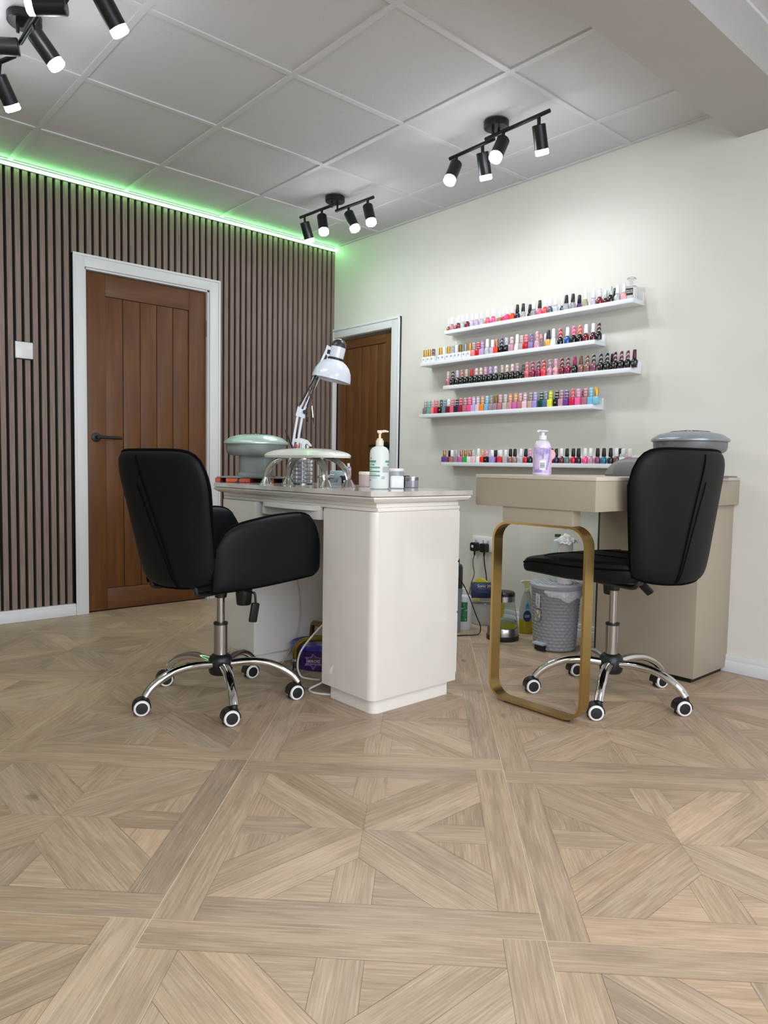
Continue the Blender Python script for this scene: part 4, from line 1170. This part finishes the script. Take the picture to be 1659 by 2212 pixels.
bm = NB(); rod(bm, (.0, .0, .0298), (.004, -.002, 0), .0038, 12, r1=.0008); obj('bristles', bm, mat('brown_bristle', '#3c2620', .8), t)
# spray bottle behind
t = thing('spray_bottle', 'white trigger spray bottle behind the lamp arm on the white desk', 'spray bottle', (-1.245, -1.395, ZD), R(-41.6))
WP = mat('white_plastic', '#dfe0e2', .25)
bm = NB(); lathe(bm, [(0, 0), (.028, 0), (.03, .003), (.03, .095), (.022, .115), (.012, .122), (0, .122)], 24); obj('bottle', bm, WP, t)
bm = NB(); lathe(bm, [(0, .1225), (.0135, .1225), (.0135, .145), (0, .145)], 20)
Mx = Matrix(((1, 0, 0, 0), (0, 0, -1, 0), (0, 1, 0, 0), (0, 0, 0, 1)))
prism(bm, [(-.040, .190), (-.040, .203), (-.005, .207), (.022, .198), (.038, .180), (.042, .170), (.034, .170), (.018, .182), (.012, .176), (.013, .145), (-.012, .145), (-.012, .185)], -.009, .009, 0, Mx)
prism(bm, [(.016, .178), (.030, .172), (.026, .160), (.018, .150), (.014, .152), (.019, .164)], -.004, .004, 0, Mx)
obj('trigger_head', bm, WP, t)
# nail drill and boxes beneath the arm rest
t = thing('nail_drill', 'grey nail drill handpiece resting on its stand behind the arm rest', 'nail drill', (-1.285, -1.655, ZD), R(-41.6))
GREYP = mat('grey_plastic', '#8a8e91', .35)
bm = NB(); prism(bm, [(-.03, 0), (.05, 0), (.05, .028), (.046, .034), (.040, .034), (.034, .012), (-.004, .012), (-.009, .036), (-.018, .036), (-.022, .012), (-.03, .012)], -.02, .02, 0, Mx); obj('stand', bm, GREYP, t)
bm = NB(); lathe(bm, [(0, 0), (.004, 0), (.0065, .006), (.0085, .02), (.0085, .048), (.007, .052), (.0085, .054), (.0085, .075), (0, .076)], 18, 0, align((-.055, 0, .032), (.03, 0, .037))); obj('handpiece', bm, STEEL, t)
t = thing('drill_control_box', 'pale blue grey box with black front behind the nail drill', 'control box', (-1.215, -1.640, ZD), R(-41.6))
bm = NB(); bx(bm, -.045, .045, -.03, .03, 0, .062, .004); obj('case', bm, mat('pale_blue_grey', '#8ea0a8', .3), t)
bm = NB(); bx(bm, .0, .043, -.0325, -.0303, .008, .040, .001); obj('front_panel', bm, BLACK, t)
bm = NB(); lathe(bm, [(0, 0), (.005, 0), (.005, .006), (0, .006)], 14, 0, Matrix.Translation((.02, -.0325, .016)) @ Matrix.Rotation(R(90), 4, 'X')); obj('dial', bm, WP, t)
t = thing('mist_bottle', 'small floral patterned spray bottle with black base, near the narrow door', 'spray bottle', (-1.158, -1.625, ZD))
bm = NB(); lathe(bm, [(0, .028), (.0125, .028), (.0125, .075), (.008, .082), (0, .082)], 18); obj('bottle', bm, mat('floral_print', '#b9b6c2', .3, vary=('#4c4658', 90, .5, .58)), t)
bm = NB(); lathe(bm, [(0, 0), (.013, 0), (.013, .0275), (0, .0275)], 18); obj('base', bm, BLACK, t)
bm = NB(); lathe(bm, [(0, .0825), (.006, .0825), (.006, .095), (0, .095)], 14); obj('cap', bm, WP, t)

# ---------------------------------------------------------------- things on the taupe table
ZG = .8408
t = thing('hand_wash_bottle', 'white pump bottle with purple lavender label on the taupe table', 'pump bottle', (-1.010, -2.556, ZG), R(-126))
bm = NB(); lathe(bm, [(0, 0), (.029, 0), (.0310, .003), (.0315, .008), (.0315, .095), (.030, .110), (.023, .122), (.015, .126), (0, .127)], 36); obj('bottle', bm, mat('lilac_white_bottle', '#dfd6e6', .2, 0, coat=.4), t)
bm = NB(); lathe(bm, [(0, .1272), (.0145, .1272), (.015, .129), (.015, .143), (.0075, .144), (.0075, .154), (.013, .156), (.021, .158), (.020, .161), (.004, .163), (0, .163)], 24); tube(bm, [(0, 0, .159), (.008, -.017, .159), (.011, -.024, .156)], .004, 8); obj('pump', bm, mat('white_plastic', '#dfe0e2', .25), t)
bm = NB(); patch(bm, .0318, -88, 88, .010, .100, 24); obj('label', bm, mat('lavender_label', '#cdbbe0', .4, vary=('#9d86c6', 30, .5, .62)), t)
bm = NB()
PUR = mat('lavender_print', '#5b4684', .5)
rnd = random.Random(9)
def sprig(a, z0, h, lean):
    for k in range(9):
        z = z0+h*k/9; aa = a+lean*k/9
        for s in (-1, 1):
            patch(bm, .0321, aa+s*1, aa+s*(7-k*.35), z, z+h/15, 2)
sprig(30, .048, .045, 14); sprig(-12, .060, .022, 3); sprig(12, .020, .030, 18); patch(bm, .0321, -30, 22, .094, .0955, 6)
obj('lavender_sprigs', bm, PUR, t)
bm = NB(); patch(bm, .0322, -32, 8, .020, .054, 6); wl = obj('barcode_label', bm, mat('label_white', '#e9e6ea', .5), t)
bm = NB()
z = .026
while z < .046:
    h_ = rnd.choice((.0006, .001, .0014)); patch(bm, .0324, -28, 2, z, z+h_, 5); z += h_+rnd.choice((.0006, .001))
obj('barcode', bm, INK, wl)
t = thing('nail_buffer', 'pink rounded nail buffer standing behind the purple pump bottle', 'buffer', (-.947, -2.546, ZG), R(-41.6))
bm = NB(); lathe(bm, [(0, -.006), (.018, -.006), (.020, -.003), (.020, .003), (.018, .006), (0, .006)], 24, 0, Matrix.Translation((.0, 0, .076)) @ Matrix.Rotation(R(90), 4, 'X')); bx(bm, -.006, .006, -.004, .004, 0.0003, .062, .002); obj('pad', bm, mat('pink_foam', '#e3a9b3', .6), t)
t = thing('arm_cushion', 'dark grey padded arm cushion on the taupe table, half hidden by the chair', 'cushion', (-.565, -2.700, ZG), R(90))
bm = NB(); nu, nv = 26, 12; g = []; g2 = []
for i in range(nu+1):
    u = -1+2*i/nu; r1, r2 = [], []
    for j in range(nv+1):
        v = -1+2*j/nv; ys = 1-.35*abs(u)**7; xs = .132*u
        r1.append(bm.verts.new((xs, .068*v*ys, .006+.068*(1-abs(u)**3.2)**.62*(1-abs(v)**3.4)**.5))); r2.append(bm.verts.new((xs*.98, .066*v*ys, .0)))
    g.append(r1); g2.append(r2)
for i in range(nu):
    for j in range(nv):
        bm.faces.new((g[i][j], g[i+1][j], g[i+1][j+1], g[i][j+1])); bm.faces.new((g2[i][j], g2[i][j+1], g2[i+1][j+1], g2[i+1][j]))
    bm.faces.new((g[i][0], g2[i][0], g2[i+1][0], g[i+1][0])); bm.faces.new((g[i][nv], g[i+1][nv], g2[i+1][nv], g2[i][nv]))
for j in range(nv):
    bm.faces.new((g[0][j], g[0][j+1], g2[0][j+1], g2[0][j])); bm.faces.new((g[nu][j], g2[nu][j], g2[nu][j+1], g[nu][j+1]))
tag(t, t['label'], 'cushion'); obj('pad', bm, mat('grey_vinyl', '#6b6a6c', .5), t)

# ---------------------------------------------------------------- under the white desk
t = thing('sweet_tub', 'purple and blue plastic sweet tub on the floor under the white desk', 'tub', (-1.330, -1.675, 0), R(-41.6))
TUBP = mat('tub_purple', '#2a1a55', .3, 0, coat=.4, vary=('#3d1d5e', 6, .4, .6))
bm = NB(); n_ = 40
def oval(bm, a0, b0, prof, mi=0):
    rings = []
    for (k, z) in prof: rings.append([bm.verts.new((a0*k*math.cos(2*PI*i/n_), b0*k*math.sin(2*PI*i/n_), z)) for i in range(n_)])
    for q in range(len(rings)-1):
        for i in range(n_): f = bm.faces.new((rings[q][i], rings[q][(i+1) % n_], rings[q+1][(i+1) % n_], rings[q+1][i])); f.material_index = mi
    bm.faces.new(rings[0][::-1]); bm.faces.new(rings[-1])
oval(bm, .135, .105, [(.86, 0), (.88, .004), (.96, .086)]); obj('tub_body', bm, TUBP, t)
bm = NB(); oval(bm, .135, .105, [(1.0, .0865), (1.03, .089), (1.03, .103), (.97, .108), (.90, .104), (.86, .102)]); ld_ = obj('lid', bm, mat('tub_lid_blue', '#25208a', .25, 0, coat=.4), t)
bm = NB(); oval(bm, .135, .105, [(.80, .1023), (.78, .1035)]); obj('lid_label', bm, mat('lid_label_print', '#8b87a5', .4, vary=('#3a3670', 18, .45, .6)), ld_)
# star emblem and HEROES lettering on the camera side (local -y is towards the camera)
bm = NB(); Mf = Matrix.Translation((-.028, -.0985, .045)) @ Matrix(((1, 0, 0, 0), (0, 0, -1, 0), (0, 1, 0, 0), (0, 0, 0, 1))) @ Matrix.Rotation(R(-4), 4, 'X')
star = []
for k in range(12):
    rr_ = .028 if k % 2 == 0 else .0155; a = PI/2+k*PI/6; star.append((rr_*math.cos(a), rr_*math.sin(a)))
prism(bm, [(1.55*x_, 1.35*y_) for x_, y_ in star], 0, .0008, 0, Mf); st = obj('star_glow', bm, mat('star_violet', '#6c4490', .4), t)
bm = NB(); prism(bm, star, .0009, .0016, 0, Mf); obj('star', bm, mat('star_dark', '#1c0f38', .4), st)
tx = text_obj('HEROES', .0165, mat('print_silver', '#c9c3d8', .4), t, (-.028, -.1012, .045), (R(90), 0, 0), extrude=.0003)
bm = NB(); bx(bm, -.062, .006, -.1013, -.1009, .0335, .0348); obj('underline', bm, mat('print_silver', '#c9c3d8', .4), t)
bm = NB(); Mr = Matrix.Translation((-.105, -.058, .05)) @ Matrix.Rotation(R(-60), 4, 'Z'); bx(bm, -.016, .016, -.0015, .0015, -.03, .014, M=Mr); obj('sweet_picture', bm, mat('sweet_print', '#6d2d33', .4, vary=('#b58a5a', 60, .5, .6)), t)
# brass stool base
t = thing('brass_stool_base', 'brass tube stool base with small castors by the purple tub', 'stool base', (-1.40, -1.885, 0))
BR = mat('aged_brass_tube', '#8c7434', .28, 1.0)
bm = NB(); lathe(bm, [(0, .135), (.03, .135), (.032, .14), (.032, .185), (.03, .19), (0, .19)], 20); obj('hub', bm, BR, t)
def gleg(pts, cast):
    bm = NB(); tube(bm, smooth_path(pts, 5), .0125, 12); lg = obj('leg', bm, BR, t)
    x_, y_ = cast
    bm = NB(); lathe(bm, [(0, .05), (.011, .05), (.011, .062), (0, .062)], 14, 1, Matrix.Translation((x_, y_, 0)))
    for s in (1, -1): lathe(bm, [(0, 0), (.021, 0), (.022, .003), (.022, .007), (.019, .009), (0, .009)], 22, 0, Matrix.Translation((x_+.006*s, y_-.006*s, .0225)) @ Matrix.Rotation(R(-41.6), 4, 'Z') @ Matrix.Rotation(R(90*s), 4, 'Y'))
    bx(bm, x_-.004, x_+.004, y_-.004, y_+.004, .02, .052)
    obj('castor', bm, [mat('grey_castor', '#4c4c4e', .4), CHROME], lg)
gleg([(0, 0, .165), (-.02, .09, .155), (-.052, .16, .140), (-.078, .188, .110), (-.082, .192, .06)], (-.082, .192))
gleg([(0, .01, .175), (.05, .12, .176), (.085, .27, .172), (.098, .318, .150), (.102, .331, .06)], (.102, .331))
gleg([(0, 0, .165), (.09, -.02, .155), (.12, -.03, .12), (.123, -.031, .06)], (.123, -.031))
def cable(name, label, pts, r, m, cat='cable', group=None):
    bm = NB(); tube(bm, smooth_path(pts, 7), r, 8); return tag(obj(name, bm, m), label, cat, group)
WC = mat('white_cable', '#cfc9c4', .4); BC = mat('black_cable', '#0c0c0d', .4)
cable('power_cable', 'thick white cable looping over the purple tub', [(-1.40, -1.85, .27), (-1.435, -1.812, .214), (-1.472, -1.782, .160), (-1.505, -1.762, .105), (-1.516, -1.758, .05), (-1.512, -1.775, .012), (-1.497, -1.80, .0045), (-1.47, -1.85, .0045)], .004, WC)
cable('power_cable', 'thin grey cable hanging down the far pedestal of the white desk', [(-1.32, -1.545, .66), (-1.375, -1.545, .42), (-1.362, -1.548, .30), (-1.357, -1.55, .20), (-1.372, -1.547, .12), (-1.41, -1.545, .05), (-1.45, -1.548, .004), (-1.49, -1.58, .004)], .003, mat('grey_cable', '#a9a8a4', .5))
cable('power_cable', 'white cable coiled on the floor beside the near pedestal plinth', [(-1.47, -1.96, .06), (-1.53, -1.945, .03), (-1.575, -1.925, .008), (-1.585, -1.95, .0045), (-1.575, -1.985, .0045), (-1.557, -2.010, .0045), (-1.54, -2.03, .0045)], .004, WC)

# ---------------------------------------------------------------- by the cream wall
t = thing('double_socket', 'white double power socket on the cream wall', 'socket', (-.0005, -1.432, .427))
bm = NB(); bx(bm, -.010, 0, -.073, .073, -.043, .043, .003); obj('plate', bm, WP, t)
for y in (.045, -.045):
    bm = NB(); bx(bm, -.0145, -.0102, y-.008, y+.008, .014, .034, .0015); obj('rocker_switch', bm, WP, t)
bm = NB()
for z in (.018, .008, -.003): bx(bm, -.0112, -.0102, -.012, -.004, z-.002, z+.002)
obj('usb_port', bm, BLACK, t)
for y, lb, cn in ((.040, 'black mains plug with a white mark in the left side of the socket', 'a'), (-.032, 'plain black mains plug in the right side of the socket', 'b')):
    p = thing('mains_plug', lb, 'plug', (-.0112, -1.432+y, .408), 0, None)
    bm = NB(); prism(bm, rrect(-.021, .021, -.025, .025, .010), 0, .034, 0, Matrix(((0, 0, -1, 0), (1, 0, 0, 0), (0, 1, 0, 0), (0, 0, 0, 1)))); lathe(bm, [(0, 0), (.006, 0), (.0055, .02), (.004, .03), (0, .03)], 12, 0, align((-.016, 0, -.020), (-.018, 0, -.05))); obj('plug_body', bm, BLKP, p)
    if cn == 'a':
        bm = NB(); bx(bm, -.0352, -.0342, -.004, .010, -.004, .010); obj('white_mark', bm, WP, p)
cable('power_cable', 'thin black cord dropping from the left plug behind the blue box', [(-.029, -1.392, .358), (-.035, -1.388, .33), (-.030, -1.385, .30), (-.036, -1.40, .25), (-.040, -1.385, .20), (-.045, -1.375, .14), (-.06, -1.37, .05), (-.1, -1.38, .004)], .0022, BC)
cable('power_cable', 'thicker black cord dropping straight from the right plug', [(-.029, -1.464, .358), (-.022, -1.467, .30), (-.010, -1.470, .24), (-.010, -1.472, .17), (-.012, -1.47, .10)], .0032, BC)
cable('power_cable', 'black cord looping on the floor behind the white desk', [(-.53, -1.67, .40), (-.49, -1.665, .33), (-.43, -1.675, .26), (-.392, -1.690, .18), (-.367, -1.710, .10), (-.352, -1.725, .05), (-.36, -1.728, .012), (-.385, -1.712, .0035), (-.43, -1.685, .0035), (-.475, -1.675, .006), (-.505, -1.66, .02), (-.525, -1.60, .004)], .0028, BC)
t = thing('water_flask', 'tall dark grey canister with pale lower half, behind the white desk', 'canister', (-.410, -1.570, 0))
bm = NB(); lathe(bm, [(0, .235), (.058, .235), (.0585, .24), (.0585, .340), (.052, .356), (.03, .360), (0, .36)], 32); obj('canister_top', bm, mat('dark_slate_plastic', '#2b3031', .45), t)
bm = NB(); lathe(bm, [(0, 0), (.048, 0), (.052, .004), (.0575, .2345), (0, .2345)], 32); obj('canister_body', bm, mat('smoky_plastic', '#868c8d', .4), t)
bm = NB(); lathe(bm, [(0, .3605), (.030, .3605), (.030, .385), (.02, .388), (0, .388)], 20, 0, Matrix.Translation((.008, -.008, 0))); obj('cap', bm, mat('olive_cap', '#1b1d1c', .4), t)
bm = NB(); lathe(bm, [(0, .3885), (.024, .3885), (.024, .394), (0, .395)], 20, 0, Matrix.Translation((.008, -.008, 0))); obj('cap_top', bm, mat('pale_yellow_green', '#c3c88e', .5), t)
t = thing('white_canister_bottle', 'white bottle with green leafy label on the floor behind the white desk', 'bottle', (-.301, -1.564, 0), R(-131))
bm = NB(); lathe(bm, [(0, 0), (.042, 0), (.044, .003), (.044, .155), (.038, .176), (.024, .186), (.016, .188), (0, .188)], 32); obj('bottle', bm, mat('white_hdpe', '#d3d6da', .3), t)
bm = NB(); lathe(bm, [(0, .1885), (.018, .1885), (.018, .216), (0, .217)], 20); obj('cap', bm, WP, t)
bm = NB(); patch(bm, .0443, -50, 18, .045, .150, 12); obj('label', bm, mat('leafy_green_label', '#1c6b3f', .4, vary=('#9fc3a8', 90, .58, .66)), t)
t = thing('storage_pot', 'round white pot with a cream bristled brush lying on its lid', 'pot', (-.124, -1.547, 0))
bm = NB(); lathe(bm, [(0, 0), (.055, 0), (.058, .003), (.066, .118), (0, .118)], 32); obj('pot_body', bm, mat('grey_white_pot', '#b9b8bc', .4), t)
bm = NB(); lathe(bm, [(0, .1185), (.069, .1185), (.069, .124), (.064, .127), (0, .127)], 32); obj('lid', bm, mat('silver_rim', '#8d8d90', .3, .6), t)
t = thing('foot_brush', 'cream bristled brush lying across the white pot lid', 'brush', (-.150, -1.572, .1273), R(-41.6)); bm = NB(); bx(bm, -.018, .055, -.018, .018, 0, .012, .004); bx(bm, -.016, .053, -.016, .016, .0122, .026, .003); obj('brush_body', bm, mat('cream_bristle', '#d8d0bc', .8, bump=(300, .6)), t)
t = thing('product_box', 'navy blue box printed Sonic 200, leaning on the white pot by the wall', 'box', (-.165, -1.573, .1536), R(-40))
BLUE = mat('navy_box', '#173058', .35, vary=('#0f2346', 9, .4, .6))
bm = NB(); bx(bm, -.062, .095, -.02, .02, 0, .082, .001); obj('carton', bm, BLUE, t)
PW = mat('print_white', '#e8e8e8', .5)
text_obj('Sonic 200', .0215, PW, t, (.012, -.0206, .066), (R(90), 0, 0))
text_obj('Heel Sonic Pedi Exfoliator', .0068, mat('print_pale_blue', '#9fb0cc', .5), t, (.012, -.0206, .0515), (R(90), 0, 0))
bm = NB()
for k, w_ in enumerate((.068, .052, .058)): bx(bm, -.022, -.022+w_, -.0208, -.0204, .040-k*.0055, .0415-k*.0055)
bx(bm, -.030, -.029, -.0208, -.0204, .028, .042)
obj('small_print', bm, mat('print_slate', '#566f96', .5), t)
t = thing('cleaning_pad', 'bright yellow rounded pad standing behind the navy blue box', 'cleaning pad', (-.035, -1.478, 0), R(-80))
bm = NB(); pts = smooth_path([(-.075, 0, 0), (-.080, 0, .175), (-.060, 0, .215), (-.025, 0, .232), (.010, 0, .222), (.05, 0, .198), (.10, 0, .175), (.125, 0, .155), (.128, 0, 0)], 4)
prism(bm, [(p.x, p.z) for p in pts], -.006, .006, 0, Mx); obj('pad', bm, mat('yellow_pad', '#d6c911', .5), t)
# kettle
t = thing('glass_kettle', 'glass kettle with black handle and steel bands, seen through the gold leg', 'kettle', (-.318, -1.845, 0), R(-131.6))
bm = NB(); lathe(bm, [(0, 0), (.080, 0), (.082, .004), (.082, .022), (.079, .024), (0, .024)], 40); obj('base', bm, BLKP, t)
bm = NB(); lathe(bm, [(0, .0245), (.0785, .0245), (.0775, .060), (.0755, .064), (0, .064)], 40); obj('steel_band', bm, STEEL, t)
bm = NB(); lathe(bm, [(.0745, .0645), (.0735, .085), (.064, .145), (.0565, .195), (.0545, .195), (.062, .145), (.0715, .085), (.0725, .066)], 40); obj('glass_body', bm, mat('kettle_glass', '#e9efee', .03, 0, trans=1.0, ior=1.15), t)
bm = NB(); lathe(bm, [(0, .066), (.070, .066), (.069, .085), (.067, .095), (0, .095)], 40); obj('water', bm, mat('kettle_water', '#dfe9e8', .03, 0, trans=1.0, ior=1.1), t)
bm = NB(); lathe(bm, [(0, .1955), (.0575, .1955), (.0565, .222), (0, .222)], 40); obj('collar', bm, STEEL, t)
bm = NB(); lathe(bm, [(0, .2225), (.057, .2225), (.057, .236), (.050, .243), (.02, .247), (0, .247)], 40); obj('lid', bm, BLKP, t)
bm = NB(); sweep(bm, smooth_path([(.050, -.022, .236), (.085, -.036, .236), (.098, -.040, .215), (.098, -.040, .12), (.096, -.038, .05), (.078, -.030, .03)], 5), [(-.013, -.009), (.013, -.009), (.013, .009), (-.013, .009)], False, Vector((0, 0, 1)).cross(Vector((1, -.4, 0)))); obj('handle', bm, BLKP, t)
# yellow-green spray cleaner
t = thing('cleaner_spray', 'clear trigger spray of yellow cleaner between kettle and bin', 'spray bottle', (-.125, -1.845, 0), R(-131.6))
YG = mat('yellow_liquid', '#c4b618', .1, 0, trans=.4, coat=.4); CLR = mat('clear_pet', '#bfc8c3', .08, 0, trans=.6, ior=1.2)
bm = NB(); oval(bm, .022, .038, [(.95, 0), (1, .004), (1, .075)]); obj('liquid', bm, YG, t)
bm = NB(); oval(bm, .022, .038, [(1.0, .0755), (.98, .125), (.75, .175), (.45, .215), (.40, .222)]); obj('bottle', bm, CLR, t)
bm = NB(); lathe(bm, [(0, .2225), (.014, .2225), (.014, .236), (0, .236)], 18); prism(bm, [(-.012, .236), (.012, .236), (.012, .262), (.02, .268), (.018, .280), (-.020, .280), (-.034, .276), (-.034, .268), (-.014, .262)], -.009, .009, 0, Matrix(((0, 0, 1, 0), (1, 0, 0, 0), (0, 1, 0, 0), (0, 0, 0, 1))))
obj('trigger_head', bm, mat('pale_yellow_trigger', '#d3d2a4', .35), t)
bm = NB(); prism(bm, [(.021*math.cos(2*PI*i/20), .095+.030*math.sin(2*PI*i/20)) for i in range(20)], .0226, .0232, 0, Matrix(((0, 0, 1, 0), (1, 0, 0, 0), (0, 1, 0, 0), (0, 0, 0, 1)))); lb = obj('label', bm, mat('navy_label', '#1f3d78', .4), t)
bm = NB(); prism(bm, [(-.010, .135), (.010, .135), (.011, .145), (0, .168), (-.011, .145)], .0216, .0222, 0, Matrix(((0, 0, 1, 0), (1, 0, 0, 0), (0, 1, 0, 0), (0, 0, 0, 1)))); obj('drop_mark', bm, mat('drop_blue', '#3f93cf', .4), lb)
bm = NB(); [bx(bm, .0233, .0237, -.013, .013, z_, z_+.003) for z_ in (.098, .090)]; obj('label_lines', bm, WP, lb)
# pedal bin
t = thing('pedal_bin', 'grey basket weave pedal bin with white liner under the taupe table', 'bin', (-.262, -2.118, 0), R(-131.6))
BINM = mat('grey_weave_plastic', '#8b8c91', .42)
bm = NB(); na, nz = 144, 90; rings = []
for q in range(nz+1):
    z = .004+.288*q/nz; r0 = .098+.016*q/nz; rg = []
    for i in range(na):
        a = 2*PI*i/na; ph = (i/na)*24; row = q/nz*18
        bump_ = .0045*abs(math.sin(PI*(ph+.5*(int(row) % 2))))*math.sin(PI*(row % 1)) if 0 < q < nz else 0
        rg.append(bm.verts.new(((r0+bump_)*math.cos(a), (r0+bump_)*math.sin(a), z)))
    rings.append(rg)
for q in range(nz):
    for i in range(na): bm.faces.new((rings[q][i], rings[q][(i+1) % na], rings[q+1][(i+1) % na], rings[q+1][i]))
bm.faces.new(rings[0][::-1]); bm.faces.new(rings[-1]); obj('bin_body', bm, BINM, t, smooth=80)
bm = NB(); lathe(bm, [(0, .2925), (.117, .2925), (.124, .300), (.125, .314), (.118, .322), (0, .3225)], 48)
for k in range(13):
    y = -.096+k*.016; hwd = math.sqrt(max(0, .108**2-y*y)); bx(bm, -hwd, hwd, y-.003, y+.003, .3226, .3245)
obj('lid', bm, mat('grey_blue_lid', '#a2a6b0', .35), t)
bm = NB(); M = Matrix.Rotation(R(-52), 4, 'Z'); bx(bm, .088, .128, -.034, .034, .030, .044, .006, M=M); bx(bm, .085, .113, -.028, .028, .004, .030, .002, mi=1, M=M); obj('pedal', bm, [mat('grey_blue_lid', '#a2a6b0', .35), BLKP], t)
bm = NB(); ga = []; rnd = random.Random(4)
for i in range(49):
    a = R(-48+128*i/48+8); e = math.sin(PI*i/48)**.6; dz = (.010+.048*e*(.82+.18*math.sin(i*.33+1)))
    col_ = []
    for j in range(7):
        f_ = j/6; rr_ = .1185+.005*math.sin(PI*f_)*(1+.5*math.sin(i*.8+j*2))+.001*math.sin(i*2.3); col_.append(bm.verts.new((rr_*math.cos(a), rr_*math.sin(a), .296-dz*f_-.002*math.sin(i*2.1)*f_)))
    ga.append(col_)
for i in range(48):
    for j in range(6): bm.faces.new((ga[i][j], ga[i+1][j], ga[i+1][j+1], ga[i][j+1]))
ln = obj('bin_liner', bm, mat('white_film', '#dadce2', .3, 0, alpha=.82), t, smooth=180)
sm = ln.modifiers.new('s', 'SOLIDIFY'); sm.thickness = .0006
bm = NB(); M = Matrix.Rotation(R(-58), 4, 'Z'); bx(bm, .1165, .1185, -.014, .014, .205, .275, .0005, M=M); bx(bm, .1150, .1170, -.016, .016, .145, .198, .0005, mi=1, M=M); obj('sticker', bm, [mat('sticker_pale', '#b9bcbd', .5, vary=('#6e7072', 70, .55, .62)), mat('sticker_bronze', '#8d8674', .4, vary=('#c5c4bf', 50, .5, .55))], t)
ZB2 = .3246
t = thing('water_bottle', 'clear plastic water bottle with green cap standing on the bin lid', 'bottle', (-.243, -2.105, ZB2))
PET = mat('water_pet', '#e8f4f0', .05, 0, trans=.75, ior=1.1)
bm = NB(); lathe(bm, [(0, 0), (.030, 0), (.034, .004), (.035, .02), (.034, .085), (.036, .092), (.0365, .118), (.033, .128), (.033, .145), (.026, .180), (.015, .203), (.0125, .206), (.0125, .212), (0, .212)], 32); obj('bottle', bm, PET, t)
bm = NB(); lathe(bm, [(.0368, .094), (.0370, .094), (.0370, .117), (.0366, .117)], 32); obj('label', bm, mat('pale_green_label', '#7aa493', .3, 0, trans=.3), t)
bm = NB(); lathe(bm, [(0, .2125), (.0145, .2125), (.0145, .226), (0, .2265)], 20); obj('cap', bm, mat('dark_green_cap', '#1f5b3e', .4), t)
t = thing('paper_roll', 'white paper towel roll with crumpled loose end standing on the bin lid', 'paper roll', (-.285, -2.180, ZB2))
PAP = mat('paper_towel', '#dddcdc', .9, bump=(160, .5))
bm = NB(); lathe(bm, [(.012, 0), (.0325, 0), (.0335, .002), (.0335, .205), (.032, .207), (.012, .207), (.012, .0)], 30); obj('roll', bm, PAP, t)
bm = NB(); nu = 14; g = []
for i in range(nu+1):
    r_ = []
    for j in range(nu+1):
        u, v = i/nu-.5, j/nu-.5
        x_ = u*.085; y_ = v*.085; d_ = math.hypot(x_, y_)
        z_ = .2145+.022*math.exp(-(d_/.02)**2)-.55*max(0, d_-.030)+.004*math.sin(u*17+v*5)+.003*math.sin(v*23-u*9)
        if u+v < -.35: z_ -= .012
        r_.append(bm.verts.new((x_, y_, z_)))
    g.append(r_)
for i in range(nu):
    for j in range(nu): bm.faces.new((g[i][j], g[i+1][j], g[i+1][j+1], g[i][j+1]))
cr = obj('loose_sheet', bm, PAP, t, smooth=180); sm = cr.modifiers.new('s', 'SOLIDIFY'); sm.thickness = .001
